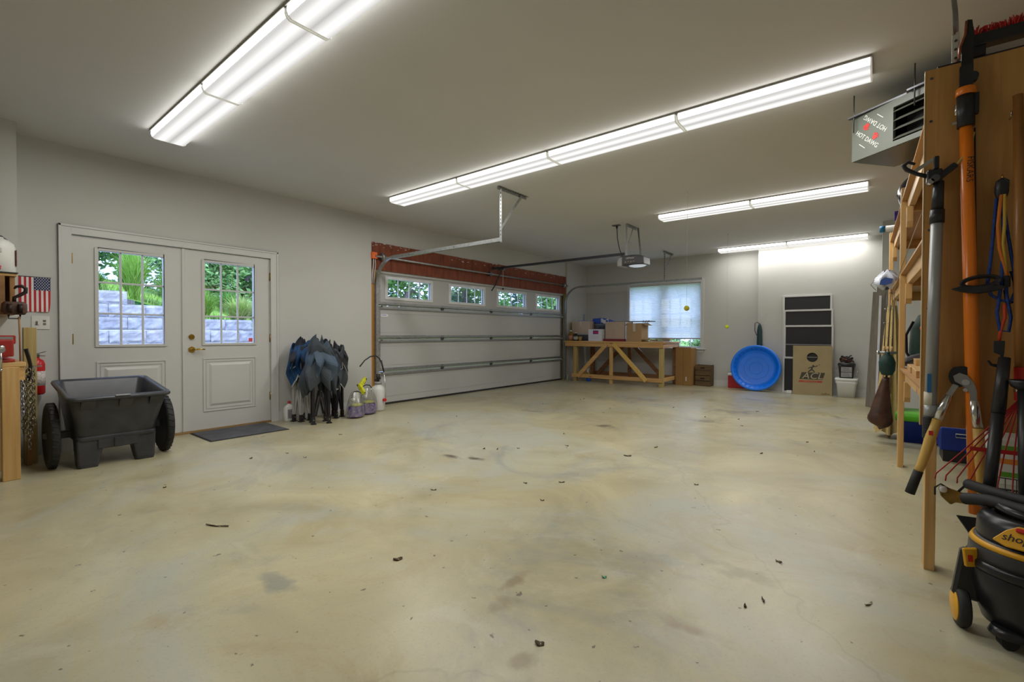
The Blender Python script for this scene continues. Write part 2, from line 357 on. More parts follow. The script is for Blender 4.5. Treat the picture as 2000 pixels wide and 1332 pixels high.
def door_leaf(name, y0, label, hinge_y, knob):
    W, Z0, Z1 = .912, .024, 2.05
    g0, g1, gz0, gz1 = y0+.19, y0+.722, 1.005, 1.928
    root = thing(name, label, 'door', (0, 0, 0)); del root['category']; struct(root, label)
    x0, x1 = -6.055, -6.012
    m = MB()
    m.box(x0, x1, y0, g0, Z0, Z1).box(x0, x1, g1, y0+W, Z0, Z1).box(x0, x1, g0, g1, Z0, gz0).box(x0, x1, g0, g1, gz1, Z1)
    m.build('slab', DOORP, root, merge=False)
    m = MB(); t = .028
    for a, b, c, d in ((g0-t, g0, gz0-t, gz1+t), (g1, g1+t, gz0-t, gz1+t), (g0, g1, gz0-t, gz0), (g0, g1, gz1, gz1+t)):
        m.box(x1, x1+.012, a, b, c, d); m.box(x0-.012, x0, a, b, c, d)
    m.build('glazing_frame', DOORP, root, bevel=.004)
    for k in (1, 2):
        yy = g0+(g1-g0)*k/3; MB().box(-6.043, -6.024, yy-.009, yy+.009, gz0, gz1).build('muntin', TRIM, root, bevel=.003)
        zz = gz0+(gz1-gz0)*k/3; MB().box(-6.042, -6.025, g0, g1, zz-.009, zz+.009).build('muntin', TRIM, root, bevel=.003)
    for i in range(3):
        for k in range(3):
            a = g0+(g1-g0)*i/3; b = g0+(g1-g0)*(i+1)/3; c = gz0+(gz1-gz0)*k/3; d = gz0+(gz1-gz0)*(k+1)/3
            MB().box(-6.035, -6.032, a+.009, b-.009, c+.009, d-.009).build('pane', GLASS, root)
    p0, p1, q0, q1 = y0+.172, y0+.742, .222, .833
    m = MB()
    for t, dpt in ((0, .008), (.03, .005)):
        for a, b, c, d in ((p0+t, p0+t+.012, q0+t, q1-t), (p1-t-.012, p1-t, q0+t, q1-t), (p0+t+.012, p1-t-.012, q0+t, q0+t+.012), (p0+t+.012, p1-t-.012, q1-t-.012, q1-t)):
            m.box(x1-.001, x1+dpt, a, b, c, d)
    t = .085; u = .06
    m.add([(x1, p0+u, q0+u), (x1, p1-u, q0+u), (x1, p1-u, q1-u), (x1, p0+u, q1-u), (x1+.010, p0+t, q0+t), (x1+.010, p1-t, q0+t), (x1+.010, p1-t, q1-t), (x1+.010, p0+t, q1-t)],
          [(4,5,6,7),(0,1,5,4),(1,2,6,5),(2,3,7,6),(3,0,4,7)])
    m.build('embossed_panel', DOORP, root, merge=False)
    for hz in (.33, 1.06, 1.83):
        m = MB().cyl((-6.008, hinge_y, hz-.05), (-6.008, hinge_y, hz+.05), .007, n=10)
        m.box(-6.013, -6.010, hinge_y-.012, hinge_y+.012, hz-.05, hz+.05)
        m.build('hinge', mat('aged_brass', (.35, .24, .06), .35, 1.), root)
    if knob:
        ky = y0+.062
        MB().cyl((-6.012, ky, .935), (-6.004, ky, .935), .034, n=24).build('rose', BRASS, root, bevel=.002)
        m = MB().cyl((-6.004, ky, .935), (-5.965, ky, .935), .012, n=16).tube([(-5.965, ky, .935), (-5.958, ky+.03, .938), (-5.958, ky+.07, .94), (-5.962, ky+.115, .935)], [.012, .0105, .009, .007], 12)
        m.build('lever_handle', BRASS, root)
        m = MB().cyl((-6.012, ky, 1.077), (-5.998, ky, 1.077), .031, .027, 24).box(-5.998, -5.982, ky-.02, ky+.02, 1.070, 1.084)
        m.build('deadbolt', BRASS, root)
        st = MB().box(-6.0312, -6.031, g1-.055, g1-.012, gz0+.012, gz0+.055).build('security_sticker', mat('sticker_red', (.75, .08, .08), .4, var=.3, vs=60), root)
    else:
        MB().box(-6.012, -5.998, y0+W-.028, y0+W, Z0, Z1).build('astragal', DOORP, root, bevel=.003)
    return root
door_leaf('door_1', .826, 'white half-glazed door leaf behind the black cart', .824, False)
door_leaf('door_2', 1.739, 'white half-glazed door leaf with brass lever and deadbolt', 2.652, True)

# ---- garage door
def garage_door():
    root = thing('door_3', 'white sectional overhead garage door with four small windows', 'door'); del root['category']; struct(root)
    Y0, Y1 = 4.25, 9.59; xb, xf = -6.115, -6.07
    zs = [.03, .522, 1.035, 1.556, 2.09]
    wins = [(4.43, 5.40), (5.80, 6.765), (7.13, 8.12), (8.485, 9.46)]; wz0, wz1 = 1.665, 2.015
    for k in range(4):
        z0, z1 = zs[k]+.003, zs[k+1]-.003; m = MB()
        if k < 3:
            m.box(xb, xf, Y0, Y1, z0, z1)
            o = m.build('door_section', GDOOR, root)
            for dz in (.10, .40):
                MB().box(xf, xf+.004, Y0+.09, Y1-.09, z0+dz-.004, z0+dz+.004).build('pressed_rib', GDOOR, o)
        else:
            m.box(xb, xf, Y0, Y1, z0, wz0).box(xb, xf, Y0, Y1, wz1, z1); a = Y0
            for p, q in wins: m.box(xb, xf, a, p, wz0, wz1); a = q
            m.box(xb, xf, a, Y1, wz0, wz1)
            o = m.build('door_section', GDOOR, root, merge=False)
            for p, q in wins:
                f = MB(); t = .04
                for a, b, c, d in ((p-.01, p+t, wz0-.01, wz1+.01), (q-t, q+.01, wz0-.01, wz1+.01), (p+t, q-t, wz0-.01, wz0+t-.005), (p+t, q-t, wz1-t+.005, wz1+.01)):
                    f.box(xf-.002, xf+.014, a, b, c, d); f.box(xb-.014, xb+.002, a, b, c, d)
                f = f.build('window_frame', mat('window_frame_white', (.70, .72, .74), .35), root, bevel=.003)
                for i in range(4):
                    w4 = (q-p-2*t)/4; a = p+t+w4*i
                    MB().box(-6.094, -6.090, a+.004, a+w4-.004, wz0+t-.005, wz1-t+.005).build('pane', GLASS, f)
                    if i: MB().box(-6.10, -6.085, a-.005, a+.005, wz0+t-.005, wz1-t+.005).build('muntin', TRIM, f)
    for y0, y1 in ((Y0, Y0+.085), (Y1-.085, Y1)):
        for k in range(4): MB().box(xf, xf+.005, y0, y1, zs[k]+.02, zs[k+1]-.02).build('end_stile', GALV, root)
    for j in zs[1:4]:
        s = MB(); s.box(xf, xf+.035, Y0+.01, Y1-.01, j+.030, j+.036).box(xf, xf+.006, Y0+.01, Y1-.01, j+.020, j+.055).box(xf+.030, xf+.036, Y0+.01, Y1-.01, j+.018, j+.036)
        s.build('strut', GALV, root, merge=False)
        s = MB(); s.box(xf, xf+.030, Y0+.01, Y1-.01, j-.040, j-.034).box(xf, xf+.006, Y0+.01, Y1-.01, j-.055, j-.024).box(xf+.026, xf+.031, Y0+.01, Y1-.01, j-.052, j-.034)
        s.build('strut', GALV, root, merge=False)
        for y in (5.63, 6.95, 8.30):
            h_ = MB().box(xf, xf+.010, y-.03, y+.03, j-.045, j+.045).cyl((xf+.016, y-.035, j), (xf+.016, y+.035, j), .009, n=10)
            h_.build('hinge', DARKSTEEL, root)
        for y, s_ in ((Y0+.04, -1), (Y1-.04, 1)):
            MB().cyl((xf+.045, y+.05, j-.02), (xf+.045, y-.05, j-.02), .013, n=12).build('roller_stem', STEEL, root)
    MB().box(xf, xf+.028, Y0, Y1, 2.055, 2.085).build('top_strut', GDOOR, root)
    MB().box(xb, xf, Y0, Y1, 0, .032).build('bottom_seal', BLACKR, root)
    MB().box(xf, xf+.0015, Y0+.10, Y0+.23, 1.385, 1.425).build('maker_sticker', mat('sticker_white', (.75, .75, .80), .4, var=.1, vs=80), root)
    MB().box(xf+.0015, xf+.002, Y0+.11, Y0+.20, 1.405, 1.412).build('sticker_print', mat('sticker_blue', (.05, .05, .4), .4), root)
    # torsion shaft
    MB().cyl((-5.955, 4.17, 2.288), (-5.955, 9.66, 2.288), .016, n=14).build('torsion_shaft', GALV, root)
    for y in (4.30, 9.50): MB().lathe([(.02, -.02), (.06, -.018), (.05, 0), (.06, .018), (.02, .02)], 20).xf(Matrix.Translation((-5.955, y, 2.288)) @ Matrix.Rotation(PI/2, 4, 'X')).build('cable_drum', GALV, root)
    MB().box(-6.02, -5.94, 6.78, 6.84, 2.25, 2.33).build('centre_bracket', DARKSTEEL, root)
garage_door()
# red header boards
root = thing('trim_3', 'rust-red boarding above the garage door', 'trim'); del root['category']; struct(root)
n_b = 15
for i in range(n_b):
    a = 4.135+(9.695-4.135)*i/n_b; b = 4.135+(9.695-4.135)*(i+1)/n_b
    dx = random.uniform(0, .004)
    MB().box(-6.044, -6.026+dx, a+.002, b-.002, 2.095, 2.515+random.uniform(-.004, .004)).build('board', REDHEAD, root)
m = MB()
for i in range(70):
    y = 4.15+random.random()**1.6*5.4; z = 2.512-random.random()**2*.07
    s = random.uniform(.006, .03); m.box(-6.023, -6.021, y, y+s*random.uniform(.6, 2), z-s*.35, z)
o = m.build('torn_paper', mat('torn_paper', (.7, .68, .62), .8), root, merge=False); o['kind'] = 'stuff'
# exposed timber jambs
root = thing('trim_4', 'exposed yellow pine jamb beside the garage door', 'trim'); del root['category']; struct(root)
MB().box(-6.045, -6.02, 4.132, 4.232, 0, 2.09).build('jamb_board', wood('jamb_pine', (.40, .17, .02), (.52, .25, .04), 'Z'), root)
MB().box(-6.20, -6.12, 4.132, 4.25, 0, 2.09).build('stop_board', REDHEAD, root)
root = thing('trim_5', 'exposed pine jamb at the far side of the garage door', 'trim'); del root['category']; struct(root)
MB().box(-6.045, -6.02, 9.60, 9.698, 0, 2.09).build('jamb_board', wood('jamb_olive', (.20, .17, .02), (.28, .24, .04), 'Z'), root)
MB().box(-6.20, -6.12, 9.59, 9.698, 0, 2.09).build('stop_board', REDHEAD, root)

# ---- tracks
def sweep_xz(path, y, hw, ht, name, parent, m_):
    mb = MB(); n_ = len(path); vs = []
    for i, p in enumerate(path):
        a = Vector(path[max(0, i-1)]); b = Vector(path[min(n_-1, i+1)]); t = (b-a).normalized(); nr = Vector((-t.y, t.x))
        for s1, s2 in ((-1,-1),(1,-1),(1,1),(-1,1)):
            c = Vector(p)+nr*ht*s2; vs.append((c.x, y+hw*s1, c.y))
    fs = [(i*4+k, i*4+(k+1)%4, (i+1)*4+(k+1)%4, (i+1)*4+k) for i in range(n_-1) for k in range(4)]+[(0,1,2,3),((n_-1)*4+3,(n_-1)*4+2,(n_-1)*4+1,(n_-1)*4)]
    mb.add(vs, fs); return mb.build(name, m_, parent)
def perforated(p, q, w, t, name, parent, up, m_=GALV, holes=True):
    p, q = Vector(p), Vector(q); o = MB().bar(p, q, w, t, up)
    d = (q-p).normalized(); side = d.cross(Vector(up)).normalized(); b = side.cross(d).normalized()
    o.bar(p+side*(w/2-t/2)+b*(w/2), q+side*(w/2-t/2)+b*(w/2), t, w, up)
    o = o.build(name, m_, parent)
    if holes:
        h = MB(); L = (q-p).length; k = int(L/.045)
        for i in range(1, k):
            c = p+d*L*i/k
            h.bar(c-d*.011, c+d*.011, w*.35, t+.002, up)
        hh = h.build('slot', mat('slot_dark', (.03, .03, .03), .8), o); hh['kind'] = 'stuff'
    return o
def track(y, xe, label, xh):
    root = thing('door_track', label, 'track', (0, 0, 0))
    MB().box(-6.02, -6.005, y-.03, y+.03, .03, 1.90).build('track_angle', GALV, root)
    sweep_xz([(-5.985, .02), (-5.985, 1.0), (-5.985, 1.86)], y, .022, .014, 'vertical_track', GALV and root, GALV)
    pts = []
    R = .38
    for i in range(13):
        t = PI-PI/2*i/12; pts.append((-5.985+R+R*math.cos(t), 1.86+R*math.sin(t)))
    sweep_xz(pts, y, .022, .014, 'curved_track', root, GALV)
    sweep_xz([(-5.985+R, 2.24), (xe, 2.24)], y, .022, .022, 'horizontal_track', root, GALV)
    perforated((xh, y+.03, 2.22), (xh, y+.03, H-.03), .03, .004, 'hanger', root, (0,1,0))
    perforated((xh, y-.02, H-.003), (xh, y+.56, H-.003), .035, .004, 'ceiling_angle', root, (0,0,-1))
    MB().bar((xh, y+.44, H-.02), (xh, y+.03, 2.38), .032, .005, (1,0,0)).build('brace', GALV, root)
    for x in (-5.2, -4.3): MB().cyl((x, y-.022, 2.24), (x, y-.027, 2.24), .008, n=10).build('bolt', DARKSTEEL, root)
track(4.215, -3.53, 'galvanised garage door track nearest the double doors, with perforated hanger', -3.555)
track(9.62, -2.78, 'galvanised garage door track crossing the shaded window', -3.56)
b = thing('orange_junction_box', 'small orange box with grey cable at the garage door corner', 'electrical box', (-5.985, 4.165, 2.30))
MB().box(-.025, .03, -.045, .045, -.05, .05).build('box', mat('orange_plastic', (.85, .16, .03), .4), b, bevel=.006)
MB().tube([(0,-.01,-.05),(.005,-.015,-.15),(-.01,-.02,-.28),(-.015,-.02,-.42)], .009, 8).build('cable', mat('grey_cable', (.5,.5,.5), .5), b)
MB().tube([(0,.02,-.05),(.008,.02,-.15),(-.005,.01,-.28),(-.015,.005,-.42)], .007, 8).build('cable', mat('grey_cable', (.5,.5,.5), .5), b)

# ---- opener
def opener():
    r = thing('garage_door_opener', 'black and grey garage door opener hanging from the ceiling on a long rail', 'door opener', (-3.03, 6.91, 2.27))
    body = MB().prism([(-.20,-.07),(-.20,.06),(-.17,.085),(.05,.085),(.13,.075),(.20,.05),(.205,-.07)], (0,.13,0), (1,0,0), (0,0,1), .26)
    body.build('motor_housing', mat('opener_black', (.03,.03,.032), .3), r, bevel=.012, seg=2)
    MB().prism([(-.235,-.075),(-.235,.0),(-.21,.055),(-.15,.07),(-.15,-.075)], (0,.135,0), (1,0,0), (0,0,1), .27).build('rear_shell', mat('opener_grey', (.40,.40,.42), .4), r, bevel=.008)
    m_ = bpy.data.materials.new('opener_lens'); m_.use_nodes = True; n, l = nodes(m_); bs = n['Principled BSDF']; bs.inputs['Base Color'].default_value = (.75,.82,.95,1); bs.inputs['Roughness'].default_value = .3; bs.inputs['Emission Color'].default_value = (.7,.82,1,1); bs.inputs['Emission Strength'].default_value = .35
    MB().ball((.05, 0, -.068), .13, n=20, sc=(1.05, .9, .22)).build('light_lens', m_, r)
    fx = frame((-.02, -.1315, .035), (1,0,0), (0,0,1))
    pn = MB().box(-.12,.09,-.137,-.129,-.045,.06).build('control_face', mat('opener_face', (.06,.06,.065), .35), r, bevel=.003)
    text_obj('maker_name', 'LiftMaster', .034, mat('opener_letter', (.75,.75,.75), .4), pn, frame((-.015,-.1378,.038), (1,0,0), (0,0,1)))
    for i in range(4): MB().box(-.10+i*.045,-.08+i*.045,-.1385,-.136,-.03+.008*(i%2),-.012).build('button', mat('button_grey', (.4,.3,.15), .4), pn)
    MB().box(-2.90,-.16,-.02,.02,.115,.155).build('rail', mat('rail_black', (.03,.032,.04), .35), r)
    MB().box(-2.96,-2.88,-.025,.025,.11,.17).build('header_bracket', DARKSTEEL, r)
    MB().box(-2.80,-2.66,-.03,.03,.085,.115).build('trolley', DARKSTEEL, r)
    MB().tube([(-2.74,0,.09),(-2.80,0,-.03),(-2.90,0,-.20),(-2.99,0,-.30)], .011, 8, flat=.5).build('door_arm', BLACK, r)
    rp = MB().tube([(-2.68,-.02,.09),(-2.68,-.02,-.12),(-2.68,-.02,-.26)], .003, 6).build('release_cord', mat('cord_white',(.6,.58,.55),.8), r)
    MB().ball((-2.68,-.02,-.28), .02, n=10).build('release_knob', BLACK, rp)
    for dy in (-.10, .16): pass
    perforated((-.13,-.02,H-2.273),(-.13,.40,H-2.273), .035, .004, 'ceiling_angle', r, (0,0,-1), holes=False)
    perforated((-.13,-.02,.08),(-.13,-.02,H-2.28), .028, .004, 'hanger', r, (0,1,0), holes=False)
    perforated((.05,.13,.08),(-.10,.36,H-2.28), .028, .004, 'hanger', r, (0,1,0), holes=False)
    MB().bar((-.13,.0,.22),(-.13,.24,H-2.29),.025,.004,(1,0,0)).build('brace', GALV, r)
    o = tag(MB().box(-3.40,-3.28,6.86,6.94,H-.012,H-.0005).build('ceiling_outlet', mat('outlet_dark', (.12,.12,.12),.5)), 'flat dark ceiling outlet above the door opener', 'outlet')
    MB().cyl((-.30,-.01,H-2.29),(-.30,-.01,H-2.33),.017,.012,12).build('plug', BLACK, r)
    MB().tube([(-.30,-.01,H-2.33),(-.29,-.01,.40),(-.25,-.02,.22),(-.19,-.04,.10),(-.18,-.06,.05)], .007, 8).build('power_cord', BLACK, r)
opener()

# ---- far window with pleated shade
root = thing('window_1', 'wide double window behind the pleated shade', 'window'); del root['category']; struct(root)
wx0, wx1, wz0, wz1 = -4.80, -3.09, .80, 2.30
m = MB()
for a, b, c, d in ((wx0-.05, wx0+.012, wz0, wz1+.05), (wx1-.012, wx1+.05, wz0, wz1+.05), (wx0+.012, wx1-.012, wz1-.012, wz1+.05)):
    m.box(a, b, FY-.014, FY, c, d)
m.box(wx0, wx0+.012, FY, 10.90, wz0, wz1).box(wx1-.012, wx1, FY, 10.90, wz0, wz1).box(wx0, wx1, FY, 10.90, wz1-.012, wz1)
m.build('casing', TRIM, root, merge=False)
MB().box(wx0-.10, wx1+.10, FY-.06, 10.90, wz0-.022, wz0+.006).build('sill', TRIM, root, bevel=.004)
MB().box(wx0-.06, wx1+.06, FY-.014, FY, wz0-.09, wz0-.022).build('apron', TRIM, root)
mid = (wx0+wx1)/2-.0
MB().box(mid-.05, mid+.05, 10.78, 10.88, wz0, wz1).build('mullion', TRIM, root)
for a, b in ((wx0+.012, mid-.05), (mid+.05, wx1-.012)):
    for c, d, y in ((wz0, 1.50, 10.81), (1.45, wz1-.012, 10.84)):
        s = MB(); t = .045
        s.box(a, a+t, y, y+.03, c, d).box(b-t, b, y, y+.03, c, d).box(a+t, b-t, y, y+.03, c, c+t).box(a+t, b-t, y, y+.03, d-t, d)
        s = s.build('sash', TRIM, root, merge=False)
        for i in (1, 2):
            xx = a+t+(b-a-2*t)*i/3; MB().box(xx-.008, xx+.008, y+.004, y+.026, c+t, d-t).build('muntin', TRIM, s)
        zz = (c+d)/2; MB().box(a+t, b-t, y+.006, y+.024, zz-.008, zz+.008).build('muntin', TRIM, s)
        MB().box(a+t, b-t, y+.013, y+.017, c+t, d-t).build('pane', GLASS, s)
sh = bpy.data.materials.new('shade_fabric'); sh.use_nodes = True; n, l = nodes(sh); n.remove(n['Principled BSDF'])
d_ = n.new('ShaderNodeBsdfDiffuse'); t_ = n.new('ShaderNodeBsdfTranslucent'); mx = n.new('ShaderNodeMixShader'); mx.inputs[0].default_value = .78
nz = n.new('ShaderNodeTexNoise'); nz.inputs['Scale'].default_value = 12; cr = n.new('ShaderNodeValToRGB'); cr.color_ramp.elements[0].color = (.82,.83,.84,1); cr.color_ramp.elements[1].color = (.9,.9,.9,1); l.new(nz.outputs[0], cr.inputs[0])
l.new(cr.outputs[0], d_.inputs[0]); l.new(cr.outputs[0], t_.inputs[0])
l.new(d_.outputs[0], mx.inputs[1]); l.new(t_.outputs[0], mx.inputs[2]); l.new(mx.outputs[0], n['Material Output'].inputs[0])
r = thing('pleated_blind', 'white pleated shade pulled nearly down over the far window', 'window shade', (0,0,0))
m = MB(); vs = []; zt, zb = 2.265, 1.03; npl = 124
for i in range(npl+1):
    z = zt+(zb-zt)*i/npl; y = 10.668+(.010 if i % 2 else 0)
    vs += [(wx0+.02, y, z), (wx1-.02, y, z)]
m.add(vs, [(2*i, 2*i+1, 2*i+3, 2*i+2) for i in range(npl)]); m.build('pleated_fabric', sh, r)
MB().box(wx0+.015, wx1-.015, 10.655, 10.70, 2.262, 2.287).build('head_rail', TRIM, r)
MB().box(wx0+.018, wx1-.018, 10.660, 10.685, 1.008, 1.032).build('bottom_rail', mat('rail_grey', (.35,.36,.38), .5), r)

# ================================================================== FLUORESCENT LIGHTS
lm = bpy.data.materials.new('lamp_lens'); lm.use_nodes = True; n, l = nodes(lm); n.remove(n['Principled BSDF'])
em = n.new('ShaderNodeEmission'); em.inputs[0].default_value = (1, .985, .95, 1)
tc = n.new('ShaderNodeTexCoord'); sp = n.new('ShaderNodeSeparateXYZ'); l.new(tc.outputs['Object'], sp.inputs[0])
cr = n.new('ShaderNodeValToRGB'); e = cr.color_ramp.elements   # two tubes glow through the prismatic lens
mr = n.new('ShaderNodeMapRange'); mr.inputs[1].default_value = -.14; mr.inputs[2].default_value = .14; l.new(sp.outputs['Y'], mr.inputs[0]); l.new(mr.outputs[0], cr.inputs[0])
e[0].position = 0; e[0].color = (.62,)*3+(1,); e[1].position = 1; e[1].color = (.62,)*3+(1,)
for p, v in ((.10,.55), (.28,1.), (.5,.46), (.72,1.), (.90,.55)):
    q = e.new(p); q.color = (v,)*3+(1,)
mu = n.new('ShaderNodeMath'); mu.operation = 'MULTIPLY'; mu.inputs[1].default_value = LENS_E; l.new(cr.outputs[0], mu.inputs[0]); l.new(mu.outputs[0], em.inputs[1])
l.new(em.outputs[0], n['Material Output'].inputs[0])
ls = bpy.data.materials.new('lamp_lens_side'); ls.use_nodes = True; n, l = nodes(ls); n.remove(n['Principled BSDF'])
em = n.new('ShaderNodeEmission'); em.inputs[0].default_value = (1, .985, .95, 1); em.inputs[1].default_value = 6.5; l.new(em.outputs[0], n['Material Output'].inputs[0])
CAPM = mat('lamp_end_cap', (.80,.80,.74), .4, var=.02, emit=.25)
def fixture(x0, y, label, group, power=1.):
    L = 1.225
    r = thing('fluorescent_light', label, 'ceiling light', (x0, y+.14, H), 0, group)
    MB().box(.002, L-.002, -.14, .14, -.014, -.0005).build('housing', mat('lamp_housing', (.30,.29,.27), .5), r)
    prof = [(-.128,-.014), (-.130,-.036), (-.122,-.057), (-.104,-.070), (.104,-.070), (.122,-.057), (.130,-.036), (.128,-.014)]
    vs = [(.012, a, b) for a, b in prof]+[(L-.012, a, b) for a, b in prof]
    lq = MB().add(vs, [(i, i+1, 9+i, 8+i) for i in range(7)], 0, False); lq.mi = [1, 1, 0, 0, 0, 1, 1]; lq.build('lens', [lm, ls], r)
    for xa, xb in ((.003, .012), (L-.012, L-.003)):
        MB().prism([(a*1.02, b*1.02) for a, b in prof], (xa, 0, 0), (0,1,0), (0,0,1), xb-xa).build('end_cap', CAPM, r)
    la = bpy.data.lights.new('fluorescent_lamp', 'AREA'); la.shape = 'RECTANGLE'; la.size = L-.05; la.size_y = .21; la.energy = LAMP_W*power; la.color = (1, .985, .945)
    lo = bpy.data.objects.new('fluorescent_lamp', la); COL.objects.link(lo); lo.parent = r; lo.location = (L/2, 0, -.074)
ordn = ['window-side end', 'second from the left', 'third from the left', 'right-hand end']
for k in range(3): fixture(-4.96+1.23*k, 1.183, 'wraparound fluorescent light in the nearest row, '+['over the cart, leftmost', 'second from the left', 'cut by the top edge'][k], 'nearest row of ceiling lights')
for k in range(4): fixture(-4.964+1.23*k, 3.676, 'wraparound fluorescent light in the long middle row, '+['far left end', 'second from the left', 'third from the left', 'right end'][k], 'long middle row of ceiling lights')
for k in range(2): fixture(-2.561+1.23*k, 6.643, 'wraparound fluorescent light in the short row of two, '+['left one', 'right one'][k], 'short row of ceiling lights', 1.35)
for k in range(2): fixture(-2.612+1.23*k, 10.06, 'wraparound fluorescent light against the end wall, '+['left one', 'right one'][k], 'end-wall row of ceiling lights', .7)

# ================================================================== LEFT SIDE THINGS
def rrect(x0, x1, y0, y1, r, zf, n=5):
    pts = []
    for cx, cy, a0 in ((x1-r, y1-r, 0), (x0+r, y1-r, PI/2), (x0+r, y0+r, PI), (x1-r, y0+r, 1.5*PI)):
        for i in range(n+1):
            a = a0+PI/2*i/n; x = cx+r*math.cos(a); y = cy+r*math.sin(a); pts.append((x, y, zf(x) if callable(zf) else zf))
    return pts
def loft(mb, loops, cap0=True, cap1=True, mi=0, smooth=True):
    n = len(loops[0]); vs = [p for lp in loops for p in lp]
    k = len(mb.v)
    mb.add(vs, [(i*n+j, i*n+(j+1) % n, (i+1)*n+(j+1) % n, (i+1)*n+j) for i in range(len(loops)-1) for j in range(n)], mi, smooth)
    if cap0: mb.f.append(list(range(k, k+n))[::-1]); mb.mi.append(mi); mb.sm.append(False)
    if cap1: mb.f.append(list(range(k+(len(loops)-1)*n, k+len(loops)*n))); mb.mi.append(mi); mb.sm.append(False)
    return mb
CARTM = mat('cart_plastic', (.042, .044, .049), .34, var=.35, vs=7, bump=.05, bs=40)
def cart():
    r = thing('yard_cart', 'black plastic two-wheeled yard cart parked before the white doors', 'cart', (-5.35, .985, 0))
    zr = lambda x: .60+(.42-x)/.82*.10   # rim slopes up towards the wall
    L = []
    L.append(rrect(-.27, .24, -.245, .245, .05, .235))
    L.append(rrect(-.29, .255, -.265, .265, .06, .25))
    L.append(rrect(-.30, .275, -.275, .275, .06, .34))
    L.append(rrect(-.36, .355, -.31, .31, .05, lambda x: zr(x)-.075))
    L.append(rrect(-.365, .36, -.315, .315, .05, lambda x: zr(x)-.035))
    L.append(rrect(-.40, .405, -.34, .34, .06, lambda x: zr(x)-.032))
    L.append(rrect(-.41, .42, -.345, .345, .065, lambda x: zr(x)-.015))
    L.append(rrect(-.40, .41, -.338, .338, .06, lambda x: zr(x)))
    L.append(rrect(-.375, .375, -.318, .318, .05, lambda x: zr(x)+.002))
    L.append(rrect(-.355, .35, -.302, .302, .05, lambda x: zr(x)-.02))
    L.append(rrect(-.29, .265, -.262, .262, .06, .36))
    L.append(rrect(-.27, .24, -.24, .24, .06, .27))
    loft(MB(), L).build('tub', CARTM, r)
    m = MB(); loft(m, [rrect(-.29, .262, -.268, .268, .05, .225), rrect(-.29, .262, -.268, .268, .05, .262)], smooth=True)
    m.build('base_ledge', CARTM, r, bevel=.004)
    for sy in (-1, 1):
        for xa, nm in ((.175, 'front_leg'), ):
            m = MB(); c = sy*.19
            loft(m, [rrect(xa-.05, xa+.062, c-.062, c+.062, .02, 0.0), rrect(xa-.06, xa+.068, c-.07, c+.068, .02, .03), rrect(xa-.09, xa+.075, c-.078-(.03 if sy > 0 else 0), c+.075+(.03 if sy < 0 else 0), .02, .23)], smooth=False)
            m.build('leg', CARTM, r)
        w_ = MB().lathe([(.05,-.024),(.19,-.022),(.205,-.028),(.25,-.029),(.262,-.023),(.267,-.010),(.267,.010),(.262,.023),(.25,.029),(.205,.028),(.19,.022),(.05,.024)], 40).xf(Matrix.Translation((-.015, sy*.383, .267)) @ Matrix.Rotation(PI/2, 4, 'X')).build('wheel', BLACKR, r)
        MB().cyl((-.015, sy*.40, .267), (-.015, sy*.43, .267), .03, .022, 16).build('hub_cap', mat('hub_grey', (.10,.10,.10), .4), w_)
        tr = MB()
        for i in range(30):
            a = 2*PI*i/30; d = Vector((math.cos(a), 0, math.sin(a))); c = Vector((-.015, sy*.383, .267))+d*.267
            tr.bar(c-Vector((0,.020,0))+d.cross(Vector((0,1,0)))*.012, c+Vector((0,.020,0))-d.cross(Vector((0,1,0)))*.012, .016, .008, d)
        t_ = tr.build('tread', BLACKR, w_, merge=False); t_['kind'] = 'stuff'
    MB().bar((-.015,-.35,.267),(-.015,.35,.267),.07,.06).build('axle_beam', CARTM, r, bevel=.006)
    for y in (-.21, .03, .235):
        m = MB().prism([(0,0),(.075,0),(0,-.07)], (.335, y-.045, zr(.36)-.035), (1,0,0), (0,0,1), -.012)
        m.prism([(0,0),(.075,0),(0,-.07)], (.335, y+.045, zr(.36)-.035), (1,0,0), (0,0,1), -.012)
        m.add([(.345,y-.045,zr(.36)-.11),(.345,y+.045,zr(.36)-.11),(.405,y+.045,zr(.36)-.035),(.405,y-.045,zr(.36)-.035)],[(0,1,2,3)])
        m.build('rim_bracket', CARTM, r, merge=False)
    MB().box(.395,.425,-.05,.05,zr(.41)-.004,zr(.41)+.008).build('handle_tab', mat('tab_grey', (.20,.21,.23), .3), r, bevel=.003)
    MB().box(.10,.262,-.135,.135,.15,.236).build('skirt', CARTM, r, bevel=.006)
    MB().box(.262,.270,-.03,.03,.15,.235).build('centre_rib', CARTM, r, bevel=.002)
cart()

# doormat with ribs
r = thing('door_mat', 'dark grey ribbed mat lying before the right-hand white door', 'mat', (-5.665, 2.17, 0))
MB().box(-.305,.305,-.405,.405,.0005,.006).build('backing', BLACKR, r)
rb = mat('mat_rib', (.10,.10,.11), .9, var=.2, bump=.2)
for i in range(22):
    x = -.285+.57*i/21
    MB().box(x-.009,x+.009,-.39,.39,.006,.011).build('rib', rb, r)

